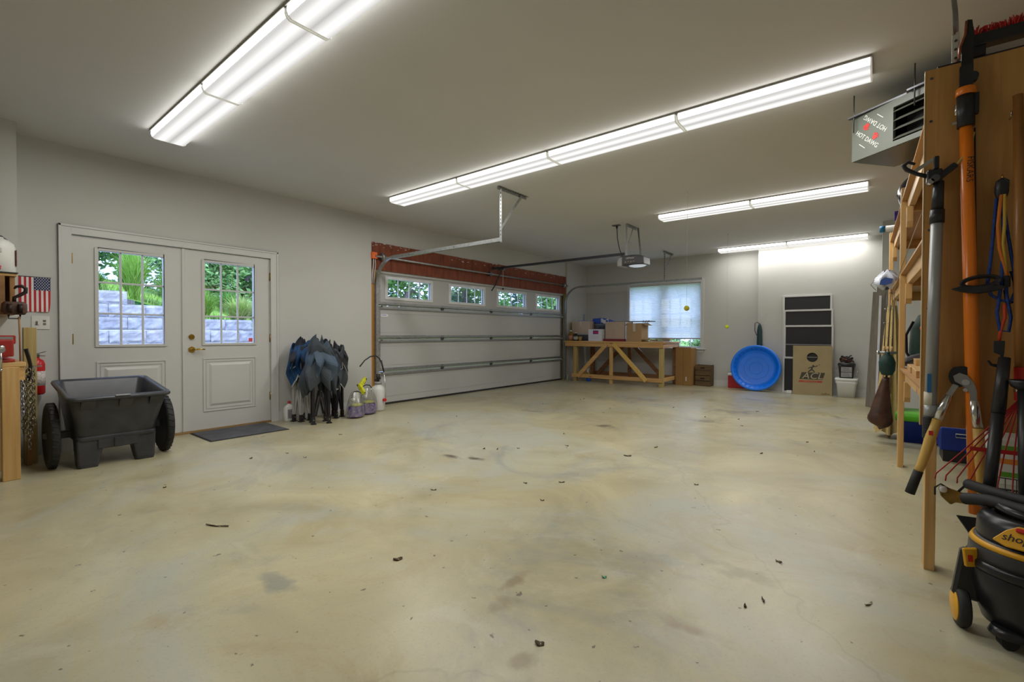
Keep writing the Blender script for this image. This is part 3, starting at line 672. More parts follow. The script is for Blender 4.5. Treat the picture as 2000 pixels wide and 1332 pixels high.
# bench, shelf and what is on it
r = thing('workbench', 'yellow pine workbench with a thick leg at the left edge', 'workbench', (-5.37, -.2, 0))
MB().box(-.28,.235,-1.2,.645,.86,.895).build('top', WOODPY, r, bevel=.003)
MB().box(.185,.225,-1.2,.64,.755,.86).build('front_apron', WOODPY, r, bevel=.003)
MB().box(-.26,.185,.60,.64,.755,.86).build('end_apron', WOODPX, r, bevel=.003)
MB().box(.15,.245,.515,.61,0,.86).build('leg', WOODP, r, bevel=.004)
MB().box(-.27,-.18,.515,.61,0,.86).build('leg', WOODP, r, bevel=.004)
MB().box(.15,.245,-1.15,-1.06,0,.755).build('leg', WOODP, r, bevel=.004)
MB().box(-.27,-.18,-1.15,-1.06,0,.755).build('leg', WOODP, r, bevel=.004)
tag(MB().box(-5.74,-5.66,.475,.555,0,1.165).build('timber_post', WOODG, bevel=.004), 'rough yellow timber post standing behind the chains', 'post')
r = thing('wall_shelf', 'small wooden wall cabinet under the white jug', 'shelf', (-5.48, .05, 1.26))
MB().box(-.17,.20,-.5,.365,.30,.322).build('top_board', WOODPY, r, bevel=.003)
MB().box(-.17,.18,.325,.355,0,.30).build('side_board', wood('cabinet_side', (.26,.12,.035),(.36,.18,.055),'Z'), r, bevel=.003)
MB().box(-.17,.16,-.5,.325,.0,.018).build('bottom_board', WOODPY, r)
MB().box(.18,.197,-.5,.30,0,.30).build('front_board', wood('cabinet_front', (.22,.10,.03),(.30,.15,.05),'Y'), r)
MB().box(-.17,.21,-.5,.37,.322,.330).build('black_mat', BLACK, r)
# jug
r = thing('water_jug', 'white round plastic jug on the wall cabinet', 'jug', (-5.46, .315, 1.592))
MB().lathe([(.10,0),(.108,.01),(.108,.20),(.100,.235),(.07,.262),(.06,.268)], 32).build('body', mat('jug_white', (.72,.72,.66), .45, var=.04), r)
MB().cyl((0,0,.268),(0,0,.285),.05,.045,24).build('lid', mat('jug_lid', (.62,.62,.58), .4), r, bevel=.003)
MB().tube([(-.02,-.06,.262),(-.01,-.03,.292),(.0,.0,.298),(.01,.03,.292),(.02,.06,.262)], .007, 8).build('handle', DARKSTEEL, r)
MB().box(.099,.112,.0,.028,.155,.19).build('spout_button', mat('jug_lid', (.62,.62,.58), .4), r, bevel=.004)
MB().box(-.05,.05,.104,.111,.06,.19).build('label_patch', mat('jug_label', (.18,.06,.06), .5, var=.4, vs=40), r, bevel=.002)
tag(MB().lathe([(.0,0),(.03,.0),(.042,.02),(.045,.045),(.041,.045),(.0,.01)], 20).xf(Matrix.Translation((-5.31,.29,1.592))).build('red_cup', REDP), 'small red cup beside the white jug', 'cup')
# pulley block
r = thing('pulley_block', 'old brown wooden pulley block with an iron hook', 'pulley', (-5.20, .392, 1.26))
m = MB(); loft(m, [rrect(-.035,.035,-.055,.055,.02,0.),rrect(-.04,.04,-.068,.068,.025,.02),rrect(-.04,.04,-.068,.068,.025,.08),rrect(-.035,.035,-.055,.055,.02,.098)])
m.build('cheeks', mat('old_wood', (.075,.035,.022), .55, var=.5, vs=18), r)
for y in (-.028,.028): MB().lathe([(.0,-.011),(.038,-.011),(.032,0),(.038,.011),(0,.011)], 20).xf(Matrix.Translation((.036,y,.045)) @ Matrix.Rotation(PI/2,4,'X')).build('sheave', mat('rust_dark', (.035,.02,.018), .5,.5, var=.4), r)
MB().tube([(0,.0,.095),(0,0,.13),(0,.03,.15),(0,.06,.175),(0,.062,.205),(0,.04,.222),(0,.01,.215),(0,-.0,.198)], [.012,.012,.013,.014,.013,.012,.01,.006], 10).build('hook', mat('rust_dark', (.035,.02,.018), .5), r)
MB().tube([(0,-.03,-.001),(0,-.03,-.03),(0,.03,-.03),(0,.03,-.001)], .006, 8).build('becket', DARKSTEEL, r)
tag(MB().tube([(-5.19,.415,1.245),(-5.19,.418,1.1),(-5.20,.42,.90)], .006, 6).build('hanging_rope', mat('brown_rope', (.33,.17,.07), .9)), 'thin brown rope hanging below the pulley block', 'rope')
# vise
r = thing('bench_vise', 'red cast-iron bench vise at the bench corner', 'vise', (-5.22, .31, .895))
VR = mat('vise_red', (.34, .022, .012), .45, var=.2)
MB().lathe([(.085,0),(.085,.02),(.05,.035),(.045,.07),(.06,.085)], 24).build('swivel_base', VR, r)
MB().box(-.10,.055,-.05,.06,.08,.165).build('body', VR, r, bevel=.012, seg=2)
MB().box(.02,.055,-.075,.085,.14,.205).build('rear_jaw', VR, r, bevel=.006)
MB().box(.075,.12,-.065,.07,.045,.175).build('sliding_jaw', VR, r, bevel=.012, seg=2)
MB().cyl((.055,0,.10),(.16,0,.10),.024,n=18).build('screw_head', STEEL, r)
MB().cyl((.148,0,.118),(.148,0,-.05),.008,n=12).ball((.148,0,.118),.018,n=12,sc=(1,1.4,1)).ball((.148,0,-.05),.011,n=10).build('screw_handle', STEEL, r)
for x in (.056,.07): MB().box(x,x+.006,-.06,.07,.165,.195).build('jaw_plate', STEEL, r)
# extinguisher
r = thing('fire_extinguisher', 'red fire extinguisher on the wall behind the chains', 'fire extinguisher', (-5.925, .578, .565))
MB().lathe([(.045,0),(.056,.012),(.056,.27),(.046,.305),(.022,.322),(.018,.335)], 28).build('cylinder', mat('extinguisher_red', (.50,.012,.015), .28), r)
MB().lathe([(.0567,.08),(.0567,.21)], 28).build('label_band', mat('extinguisher_label', (.55,.50,.47), .5, var=.3, vs=60), r)
MB().box(-.02,.02,-.018,.018,.335,.362).build('valve', DARKSTEEL, r)
MB().bar((.0,.0,.365),(.02,.06,.385),.018,.006).bar((0,0,.35),(.02,.055,.345),.018,.006).build('lever', STEEL, r)
MB().tube([(.02,-.02,.345),(.045,-.05,.33),(.062,-.04,.25),(.064,-.03,.14)], .010, 8).build('hose', BLACK, r)
MB().box(-.0745,-.06,-.03,.03,.10,.30).build('wall_bracket', DARKSTEEL, r)
# chains
def chain(x, y, z1, z0, ls, m_, label, ph=0.):
    mb = MB(); z = z1; k = 0
    while z > z0:
        a = ph+(PI/2)*(k % 2); d = Vector((math.cos(a), math.sin(a), 0)); pts = []
        cx = x+random.uniform(-.003,.003); cy = y+random.uniform(-.003,.003)
        for i in range(10):
            t = 2*PI*i/10; pts.append(Vector((cx,cy,z))+d*ls*.36*math.cos(t)+Vector((0,0,ls*.62*math.sin(t))))
        mb.tube(pts, ls*.13, 6, closed=True); z -= ls*.92; k += 1
    o = mb.build('steel_chain', m_); return tag(o, label, 'chain')
CH = mat('chain_steel', (.30,.27,.20), .4, .9, var=.4, vs=30); CHB = mat('chain_bright', (.55,.56,.60), .3, .9, var=.3, vs=30)
lab = ['tarnished chain hanging leftmost in the bundle by the bench', 'tarnished chain second in the bundle by the bench', 'long tarnished chain in the middle of the bundle', 'tarnished chain fourth in the bundle by the bench', 'tarnished chain rightmost in the bundle by the bench']
for i, (x, y, zb) in enumerate(((-5.43,.452,.30),(-5.41,.466,.24),(-5.40,.482,.16),(-5.42,.497,.27),(-5.44,.512,.36))):
    chain(x, y, .815, zb, .030, CH, lab[i], random.random()*3)
chain(-5.30, .437, .73, .47, .034, CHB, 'short shiny chain hanging just under the bench corner', .4)
r = thing('chain_hook', 'steel arm with a black strap holding the hanging chains', 'hook', (-5.43,.48,.83))
MB().bar((0.01,-.06,0),(0.01,.05,0),.03,.008).build('arm', STEEL, r)
MB().bar((-.02,-.04,.015),(.0,.08,.015),.04,.01).build('plate', STEEL, r)
MB().tube([(.02,-.012,.16),(.025,.0,.10),(.03,.012,.03),(.03,.01,-.04),(.028,-.004,-.10)], [.018,.017,.015,.015,.014], 8, flat=.4).build('strap', BLACK, r)
tag(MB().bar((-5.60,.50,.0),(-5.44,.50,.42),.03,.015,(1,0,0)).build('wood_stake', wood('stake', (.28,.13,.05),(.4,.22,.1),'Z')), 'thin brown stake leaning behind the chains', 'stake')
# flag
r = thing('wall_flag', 'small stars and stripes flag hung sideways on the wall', 'flag', (-5.992, .48, 1.31))
FR = mat('flag_red', (.45,.02,.03), .8); FW = mat('flag_white', (.72,.68,.66), .8); FB = mat('flag_blue', (.015,.03,.10), .8)
Wd, Ht = .20, .315
wave = lambda y, z: .004+.004*math.sin(y*45+1)*(1-z/Ht)
def fl_sheet(y0, y1, z0, z1, m_, nm, lift=0.):
    MB().grid(lambda a, b: Vector((wave(y0+(y1-y0)*a, z0+(z1-z0)*b)+lift, y0+(y1-y0)*a-(.010*(1-b)**4 if y1 > .19 and z0 == 0 else 0), z0+(z1-z0)*b)), 4, 14).build(nm, m_, r)
for i in range(13):
    a = Wd*i/13; b = Wd*(i+1)/13
    fl_sheet(a, b, 0, Ht if i < 6 else Ht*.62, FR if i % 2 == 0 else FW, 'stripe')
fl_sheet(Wd*6/13, Wd, Ht*.62, Ht, FB, 'canton')
for row in range(9):
    for c in range(6 if row % 2 == 0 else 5):
        y = Wd*6/13+(c+.5+(.5 if row % 2 else 0))*(Wd*7/13)/6; z = Ht*.62+(row+.5)*Ht*.38/9
        pts = [((.0058 if k % 2 == 0 else .0026)*math.sin(PI*k/5), (.0058 if k % 2 == 0 else .0026)*math.cos(PI*k/5)) for k in range(10)]
        MB().prism(pts, (wave(y, z)+.0004, y, z), (0,1,0), (0,0,1), .0006).build('star', FW, r)
MB().cyl((.004,-.005,Ht),(.004,Wd+.005,Ht),.0035,n=8).build('hem_rod', DARKSTEEL, r)
# switch plate
r = thing('switch_plate', 'white double wall plate with switch and outlet under the flag', 'switch', (-6.0, .555, 1.15))
MB().box(.0005,.007,0,.118,0,.122).build('plate', mat('plate_white', (.66,.65,.60), .35), r, bevel=.003)
MB().box(.007,.018,.030,.040,.045,.075).box(.007,.010,.022,.048,.040,.044).build('toggle', mat('plate_dark', (.15,.15,.14), .4), r)
for z in (.040,.068): MB().box(.007,.0085,.074,.094,z,z+.02).build('socket', mat('plate_dark', (.15,.15,.14), .4), r)

# ---- folded canopies
def fabric(name, m_, parent, c, z0, z1, rx, ry, pleats, seed, hem, hood=0., mi2=None, top=.35):
    rd = random.Random(seed); ph = [rd.uniform(0, 6.28) for _ in range(8)]; off = [rd.uniform(-1, 1) for _ in range(pleats+1)]; off[-1] = off[0]
    def fn(a, b):
        th = 2*PI*a; a = (a+.045*math.sin(2*PI*a+ph[4])+.022*math.sin(6*PI*a+ph[5])-.045*math.sin(ph[4])-.022*math.sin(ph[5])) % 1.0; k = a*pleats; i = int(k) % pleats; fr = k-int(k)
        tri = 1-abs(2*fr-1)                      # fold ridge
        prof = (top+(1-top)*min(1, (1-b)*1.6)**.7) if b > .35 else (.82+.18*(b/.35))
        amp = .38*(1-b*.75)
        s = prof*(1-amp+amp*2*tri*(.75+.25*off[i]))
        z = z0+(z1-z0)*b
        z += hem*(1-b)*(tri-.5)*(-1.3)+hem*.8*(1-b)*(off[i]*(1-fr)+off[i+1]*fr)
        z += .045*b*math.sin(th*2+ph[0])+.02*b*math.sin(th*5+ph[1])
        return Vector((c[0]+rx*s*math.cos(th)+.02*math.sin(9*b+ph[2]), c[1]+ry*s*math.sin(th)+.02*math.sin(7*b+ph[3]), z))
    m = MB().grid(fn, pleats*6, 14, smooth=False)
    o = m.build(name, m_, parent, merge=True, thick=.004)
    return o, fn
def canopy(loc, rz, label, cols, legm, hgt, seed, rx, ry, legs, hem=.10, pipe=None, z0=.45, top=.5):
    r = thing('folded_canopy', label, 'canopy', loc, rz)
    for (x, y) in legs:
        l_ = MB().box(x-.014, x+.014, y-.014, y+.014, .012, hgt-.20).build('leg', legm, r)
        MB().box(x-.03, x+.03, y-.03, y+.03, .0005, .012).box(x-.018, x+.018, y-.018, y+.018, .012, .09).build('foot', BLACK, l_)
        MB().cyl((x+.014, y, .055), (x+.020, y, .055), .005, n=8).build('bolt', STEEL, l_)
    for i in range(len(legs)):
        a = Vector(legs[i]+(0,)); b = Vector(legs[(i+1) % len(legs)]+(0,)); d = (b-a)*.15
        MB().bar(a+d+Vector((0,0,.10)), (a+b)/2+Vector((0,0,.40)), .012, .022).build('scissor_bar', legm, r)
        MB().bar(b-d+Vector((0,0,.10)), (a+b)/2+Vector((0,0,.40)), .012, .022).build('scissor_bar', legm, r)
    o, fn = fabric('canopy_fabric', cols[0], r, (0,0), z0, hgt, rx, ry, 9, seed, hem, top=top)
    o2, fn2 = fabric('valance', cols[1], r, (.02,.01), z0+.20, hgt-.03, rx*.98, ry*1.0, 7, seed+3, hem*1.2, top=top*.8)
    if len(cols) > 2: fabric('roof_flap', cols[2], r, (.0,-.01), hgt-.26, hgt+.05, rx*.72, ry*.72, 6, seed+9, .10, top=.25)
    if pipe:
        n_ = 54; pts = [fn(i/n_, 0)+Vector((0,0,.0)) for i in range(n_)]
        MB().tube(pts, .008, 6, closed=True).build('piping', pipe, o)
        pts = [fn2(i/42, 0) for i in range(42)]; MB().tube(pts, .005, 6, closed=True).build('piping', pipe, o2)
    return r
CG = mat('canopy_grey', (.050,.062,.075), .75, var=.25, vs=5, bump=.15, bs=25); CD = mat('canopy_dark', (.022,.024,.032), .75, var=.3, vs=6, bump=.1)
CB = mat('canopy_blue', (.008,.055,.16), .65, var=.3, vs=4, bump=.1); CS = mat('canopy_steel_blue', (.062,.095,.14), .7, var=.25, vs=6, bump=.15, bs=25)
PIPE = mat('piping_white', (.55,.55,.52), .6); LEGW = mat('leg_silver', (.50,.50,.48), .35, .4)
BLKL = mat('leg_black', (.012,.012,.014), .35)
canopy((-5.78,2.95,0), .2, 'folded blue canopy with white piping and silver legs, nearest the doors', (CB, CD, CD), LEGW, .97, 4, .13, .20, [(-.05,-.09),(.06,-.07),(.07,.05),(-.06,.05)], .10, PIPE, .55, .75)
canopy((-5.47,3.01,0), -.3, 'folded grey canopy on black legs, in front of the other two', (CG, CS, CG), BLKL, 1.0, 11, .15, .20, [(-.07,-.08),(.08,-.09),(.09,.09),(-.07,.08)], .13, None, .42, .6)
canopy((-5.68,3.33,0), .4, 'folded charcoal canopy on black legs, nearest the garage door', (CG, CD, CD), BLKL, .93, 23, .14, .17, [(-.06,-.06),(.07,-.06),(.07,.07),(-.06,.06)], .11, PIPE, .46, .6)
# bottle
r = thing('white_jug_bottle', 'white plastic bottle with a red cap on the floor by the door', 'bottle', (-5.90, 2.835, 0))
m = MB(); loft(m, [rrect(-.035,.035,-.06,.06,.015,.0005),rrect(-.038,.038,-.065,.065,.02,.01),rrect(-.038,.038,-.065,.065,.02,.165),rrect(-.030,.030,-.045,.045,.02,.195),rrect(-.015,.015,-.016,.016,.0145,.215),rrect(-.014,.014,-.015,.015,.0135,.225)]); m.build('body', WHITEP, r)
MB().cyl((0,0,.222),(0,0,.252),.019,n=18).build('cap', REDP, r, bevel=.002)
MB().box(.0382,.0388,-.04,.045,.03,.155).build('label', mat('label_print', (.48,.48,.47), .5, var=.2, vs=40), r)
for i in range(9): MB().box(.0388,.0391,-.034,.040-.012*(i % 3),.04+i*.012,.0465+i*.012).build('print_line', mat('print_dark', (.08,.08,.10), .6), r)
# bags of treatment with yellow sprayers
CLEARB = bpy.data.materials.new('clear_bag'); CLEARB.use_nodes = True; n, l = nodes(CLEARB); n.remove(n['Principled BSDF'])
t_ = n.new('ShaderNodeBsdfTransparent'); t_.inputs[0].default_value = (.9,.9,.9,1); g_ = n.new('ShaderNodeBsdfGlossy'); g_.inputs['Roughness'].default_value = .15; d_ = n.new('ShaderNodeBsdfDiffuse'); d_.inputs[0].default_value = (.6,.6,.58,1)
m1 = n.new('ShaderNodeMixShader'); m1.inputs[0].default_value = .5; l.new(g_.outputs[0], m1.inputs[2]); l.new(d_.outputs[0], m1.inputs[1])
nz = n.new('ShaderNodeTexNoise'); nz.inputs['Scale'].default_value = 9; nz.inputs['Distortion'].default_value = 2; rp = n.new('ShaderNodeMapRange'); rp.inputs[1].default_value = .35; rp.inputs[2].default_value = .65; rp.inputs[3].default_value = .15; rp.inputs[4].default_value = .6; l.new(nz.outputs[0], rp.inputs[0])
m2 = n.new('ShaderNodeMixShader'); l.new(rp.outputs[0], m2.inputs[0]); l.new(t_.outputs[0], m2.inputs[1]); l.new(m1.outputs[0], m2.inputs[2]); l.new(m2.outputs[0], n['Material Output'].inputs[0])
PURP = mat('purple_pack', (.10,.03,.32), .35, var=.4, vs=14); YELP = mat('yellow_pack', (.62,.62,.02), .4, var=.2, vs=20)
def bag(loc, rz, label, seed, w, hgt):
    rd = random.Random(seed); r = thing('plastic_bag', label, 'bag', loc, rz)
    P = [rd.uniform(0, 6.28) for _ in range(6)]
    def lump(sx, sy, z0, z1, amp, topk):
        def fn(a, b):
            th = 2*PI*a; s = (1+amp*math.sin(3*th+P[0]+4*b)+amp*.7*math.sin(7*th+P[1]-3*b))
            prof = min(1, (b*8+.5))*(1-topk*b**2)
            return Vector((sx*s*prof*math.cos(th), sy*s*prof*math.sin(th), z0+(z1-z0)*b))
        return fn
    MB().grid(lump(w*.46,w*.56,.001,.15,.05,.10), 32, 8).build('purple_pack', PURP, r)
    MB().ball((.02,.0,.17),w*.38,n=14,sc=(.8,1.1,.30)).build('yellow_pack', YELP, r)
    MB().ball((.0,-.04,.24),w*.22,n=12,sc=(.7,.8,.6)).build('white_pack', WHITEP, r)
    MB().grid(lump(w*.52,w*.64,.001,hgt,.07,.55), 40, 14).build('clear_film', CLEARB, r)
    return r
def trigger(loc, rz, label):
    r = thing('trigger_sprayer', label, 'sprayer', loc, rz)
    MB().prism([(-.055,-.06),(-.02,-.07),(.05,.03),(.055,.075),(.03,.08),(-.01,.04),(-.05,-.02)], (-.018,0,0), (0,1,0), (0,0,1), .036).build('grip', YELP, r, bevel=.006)
    MB().bar((0,.02,-.01),(.0,.065,.06),.022,.016).bar((0,-.05,-.035),(0,-.02,-.055),.03,.03).build('trigger', BLACK, r)
    MB().tube([(0,.0,-.05),(.0,.06,-.03),(.0,.12,-.04),(.0,.15,-.07),(.0,.16,-.13)], .007, 8).build('tube', BLACK, r)
    return r
bag((-5.45,3.50,0), .2, 'clear bag of purple and yellow packs nearest the canopies', 3, .21, .34)
bag((-5.56,3.76,0), -.3, 'clear bag of purple and yellow packs beside the sprayer', 8, .21, .36)
trigger((-5.53,3.66,.44), .1, 'yellow and black trigger sprayer sticking out above the bags')
r = trigger((-5.40,3.56,.375), 1.9, 'second yellow trigger sprayer half hidden beside the black canopy legs')
# pump sprayer
r = thing('pump_sprayer', 'white pump sprayer with a black hose arching over it', 'sprayer', (-5.70,4.03,0))
MB().lathe([(.09,.001),(.10,.02),(.10,.30),(.085,.34),(.05,.365),(.045,.39)], 28).build('tank', mat('sprayer_tank', (.66,.65,.62), .4), r)
MB().cyl((0,0,.385),(0,0,.42),.055,.05,20).build('collar', mat('collar_grey', (.30,.30,.29), .5), r)
MB().cyl((0,0,.42),(0,0,.53),.018,.028,12).bar((0,-.05,.44),(0,.04,.47),.03,.03).build('pump_handle', BLACK, r)
MB().cyl((.10,.03,.16),(.135,.03,.16),.024,n=14).build('hose_nut', REDP, r)
MB().tube([(.05,-.33,.66),(.03,-.24,.74),(.02,-.14,.79),(.02,-.05,.80),(.03,.0,.76),(.04,.03,.70)], .009, 8).build('hose', BLACK, r)
MB().cyl((.04,.025,.73),(.06,.06,.56),.013,.011,12).build('grip', BLACK, r)
MB().tube([(.06,.06,.56),(.075,.075,.35),(.09,.07,.18)], .0045, 8).build('wand', STEEL, r)

# ================================================================== FAR END THINGS
r = thing('work_table', 'long pine work table with diagonal braces beside the garage door', 'table', (0, 0, 0))
T = .955; ny, fy = 9.50, 10.46
MB().box(-5.93,-3.50,9.47,10.50,T-.035,T).build('table_top', WOODPX, r, bevel=.004)
for y, m_, nm in ((ny, WOODPX, 'front_apron'), (fy, WOODD, 'rear_apron')):
    MB().box(-5.90,-3.52,y-.02,y+.018,T-.125,T-.035).build(nm, m_, r, bevel=.003)
for y, s_ in ((ny+.02, 0), (fy-.11, 1)):
    for x, wd in ((-5.66,.09),(-3.575,.09)):
        MB().box(x-.045,x+.045,y,y+.09,0,T-.035).build('leg', WOODG if s_ == 0 else WOODD, r, bevel=.004)
    yy = y-.045 if s_ == 0 else y+.10
    MB().box(-4.755,-4.675,yy+.03,yy+.065,0,T-.10).build('leg', WOODP if s_ == 0 else WOODD, r, bevel=.003)
    MB().box(-5.72,-3.54,yy+.0,yy+.03,.10,.185).build('lower_rail', WOODPX if s_ == 0 else WOODD, r, bevel=.003)
    for xa, xb in ((-4.80,-5.55),(-4.63,-3.87)):
        MB().bar((xb,yy-.012,.115),(xa,yy-.012,T-.06),.09,.034,(0,1,0)).build('brace', (WOODPX if xa < -4.7 else ASHW) if s_ == 0 else WOODD, r, bevel=.003)
for x in (-5.70,-3.545):
    MB().box(x-.017,x+.017,ny+.11,fy-.11,.11,.19).build('end_rail', WOODPY, r, bevel=.003)
    MB().box(x-.017,x+.017,ny+.02,fy-.02,T-.125,T-.035).build('end_apron', WOODPY, r, bevel=.003)

def carton(name, label, x0, x1, y0, y1, z0, z1, m_, open_top=False, tape=True, flaps=False, rz=0.):
    r = thing(name, label, 'box', ((x0+x1)/2, (y0+y1)/2, z0), rz); a = (x1-x0)/2; b = (y1-y0)/2; h_ = z1-z0; t = .005
    if open_top:
        m = MB().box(-a,a,-b,-b+t,0,h_).box(-a,a,b-t,b,0,h_).box(-a,-a+t,-b+t,b-t,0,h_).box(a-t,a,-b+t,b-t,0,h_).box(-a+t,a-t,-b+t,b-t,0,t)
    else: m = MB().box(-a,a,-b,b,0,h_)
    m.build('carton', m_, r, merge=False)
    if tape: MB().box(-.03,.03,-b-.0006,-b+.0,h_*.55,h_-.001).build('tape', mat('packing_tape', (.50,.42,.33), .3), r)
    if flaps:
        MB().bar((a,0,h_),(a+.10,0,h_-.05),2*b,.004,(0,0,1)).build('flap', m_, r)
        MB().bar((-a,0,h_),(-a-.06,0,h_-.05),2*b,.004,(0,0,1)).build('flap', m_, r)
    return r
# storage bin + carton on it
def bin_(name, label, x0, x1, y0, y1, z0, z1, m_, lidm, lidh=.03, cat='bin', rz=0.):
    r = thing(name, label, cat, ((x0+x1)/2, (y0+y1)/2, z0), rz); a = (x1-x0)/2; b = (y1-y0)/2; h_ = z1-z0
    m = MB(); loft(m, [rrect(-a*.9,a*.9,-b*.9,b*.9,.02,0.),rrect(-a*.96,a*.96,-b*.96,b*.96,.025,h_*.85),rrect(-a,a,-b,b,.03,h_*.87),rrect(-a,a,-b,b,.03,h_-lidh)]); m.build('tub', m_, r)
    m = MB(); loft(m, [rrect(-a*1.01,a*1.01,-b*1.01,b*1.01,.03,h_-lidh),rrect(-a*1.01,a*1.01,-b*1.01,b*1.01,.03,h_-lidh*.3),rrect(-a*.95,a*.95,-b*.95,b*.95,.03,h_)]); m.build('lid', lidm, r)
    return r
GREYB = mat('grey_blue_bin', (.14,.16,.22), .4, var=.15); GREYL = mat('pale_lid', (.42,.44,.48), .4)
bin_('storage_bin', 'blue-grey lidded bin under the carton on the table', -5.76,-5.38,9.75,10.15,T,1.125,GREYB,GREYL,.025)
carton('cardboard_carton', 'pale carton sitting on the blue-grey bin', -5.90,-5.41,9.78,10.20,1.127,1.43,CARDL,True,True)
tag(MB().box(-5.80,-5.48,9.85,10.12,1.432,1.448).build('tray', mat('pale_blue_tray', (.22,.34,.55), .4), bevel=.004), 'pale blue tray lying across the open carton', 'tray')
tag(MB().box(-5.70,-5.66,9.96,10.0,1.449,1.60).build('square_tube', mat('grey_tube', (.22,.24,.29), .5), bevel=.003), 'short grey square tube standing on the pale blue tray', 'tube')
bin_('storage_bin', 'dark grey lidded bin behind the white box', -5.385,-4.99,9.95,10.35,T,1.37,mat('dark_bin', (.10,.12,.14), .4),GREYB,.03)
r = thing('blue_tub_cover', 'blue plastic cover and cloth heaped on the dark grey bin', 'cover', (-5.19,10.13,1.372))
MB().prism([(-.26,.02),(-.24,.12),(-.02,.13),(.22,.05),(.22,-.0),(-.1,0)], (0,.16,0), (1,0,0), (0,0,1), .32).build('lid', mat('royal_blue', (.01,.05,.32), .4), r, bevel=.008)
MB().grid(lambda a,b: Vector((-.02+.20*a, -.17-.02*math.sin(6*a), .10-.10*b+.02*math.sin(9*a))),10,4).build('cloth', mat('cloth_white', (.5,.52,.58), .8), r, thick=.004)
r = thing('white_carton', 'white carton with a red and blue print on the table', 'box', (-5.14,9.66,T))
MB().box(-.172,.172,-.12,.12,0,.275).build('carton', mat('carton_white', (.62,.62,.68), .6, var=.03), r, bevel=.003)
MB().box(-.05,.09,-.1206,-.120,.16,.245).build('print_blue', mat('print_blue', (.03,.03,.22), .5), r)
m = MB()
for i in range(5): m.box(-.03+i*.024,-.014+i*.024,-.1212,-.1206,.165+.02*(i % 2),.215+.02*(i % 2))
m.box(-.02,.085,-.1213,-.1206,.20,.216); m.build('print_red', mat('print_red', (.6,.02,.05), .5), r, merge=False)
for i in range(3): MB().box(-.12,.12,-.1206,-.120,.06+i*.025,.064+i*.025).build('print_line', mat('print_pale', (.35,.35,.5), .5), r)
r = thing('baseball_cap', 'small dark cap lying on the white carton', 'cap', (-5.08,9.66,T+.2755))
MB().lathe([(.055,0),(.05,.03),(.025,.05),(.0,.055)], 16).build('crown', mat('cap_dark', (.03,.035,.05), .6), r); MB().box(-.09,-.03,-.04,.04,0,.008).build('brim', mat('cap_dark', (.03,.035,.05), .6), r)
def bottle(x, y, rad, h_, m_, label, capm, lblm):
    r = thing('bottle', label, 'bottle', (x, y, T))
    MB().lathe([(rad*.95,0),(rad,.01),(rad,h_*.6),(rad*.7,h_*.75),(rad*.35,h_*.82),(rad*.35,h_*.9)], 20).build('glass_body', m_, r)
    MB().cyl((0,0,h_*.9),(0,0,h_),rad*.42,n=14).build('cap', capm, r)
    MB().lathe([(rad*1.01,h_*.15),(rad*1.01,h_*.5)], 20).build('label', lblm, r)
AMB = mat('amber_liquid', (.22,.10,.015), .15, var=.2); DKB = mat('dark_bottle', (.03,.025,.02), .15)
bottle(-5.83,9.62,.062,.25,AMB,'amber bottle with a red label, leftmost on the table',WHITEP,mat('label_redwhite', (.5,.22,.18), .5, var=.5, vs=30))
bottle(-5.68,9.60,.062,.20,DKB,'dark bottle with a white label on the table',WHITEP,mat('label_offwhite', (.42,.44,.36), .5, var=.4, vs=30))
r = thing('tan_cup', 'small tan cup beside the dark bottle', 'cup', (-5.56,9.60,T))
MB().lathe([(.035,0),(.045,.10),(.042,.10),(.033,.005),(0,.005)], 18).build('cup', mat('tan_cup', (.38,.22,.07), .6), r)
MB().lathe([(.0462,.085),(.047,.10),(.043,.102)], 18).build('rolled_rim', mat('tan_rim', (.45,.28,.10), .6), r)
carton('cardboard_carton', 'large grey-brown carton in the middle of the table', -4.93,-4.46,9.65,10.10,T+.001,1.40,CARDL,True,False)
tag(MB().box(-4.96,-4.42,9.60,9.642,T,T+.055).build('red_strip', mat('dark_red_card', (.19,.02,.03), .6, var=.2, stretch=(1,1,8)), bevel=.002), 'dark red flat case lying before the large carton', 'case')
carton('cardboard_carton', 'brown carton with a strip of tape, rightmost on the table', -4.38,-4.05,9.62,10.0,T+.001,1.36,CARD,True,True,True)
tag(MB().cyl((-4.427,9.68,T),(-4.427,9.68,1.385),.03,n=16).build('paper_roll', mat('paper_white', (.62,.62,.66), .7), bevel=.003), 'white paper roll standing between two cartons', 'roll')
tag(MB().box(-4.90,-4.0,10.02,10.30,1.402,1.418).build('dark_board', mat('dark_board', (.05,.05,.07), .5), bevel=.003), 'thin dark board laid across the cartons', 'board')
r = thing('artificial_greenery', 'sprig of green leaves poking out of the brown carton', 'greenery', (-4.03,9.80,1.36))
rd = random.Random(5)
for i in range(26):
    a = rd.uniform(-.5,1.2); p = Vector((rd.uniform(-.06,.05), rd.uniform(-.10,.06), rd.uniform(-.02,.03))); d = Vector((math.cos(a)*.08, rd.uniform(-.05,.05), rd.uniform(-.03,.05)))
    s_ = d.cross(Vector((0,0,1))).normalized()*.016
    MB().add([p, p+d*.5+s_+Vector((0,0,.006)), p+d, p+d*.5-s_+Vector((0,0,.006))], [(0,1,2,3)]).build('leaf', mat('leaf_green', (.10,.16,.02), .6) if i % 3 else mat('leaf_pale', (.28,.30,.05), .6), r)
r = thing('folded_paper', 'stack of folded tan paper sacks on the table end', 'paper', (-3.69,9.78,T))
for i in range(3):
    MB().grid(lambda a,b: Vector((-.30+.56*a-(.02*i), -.16+.30*b, .012+.018*i+.030*a**2+.006*math.sin(7*a+i))),10,3).build('sack', mat('tan_paper', (.42,.29,.15), .8), r, thick=.008)
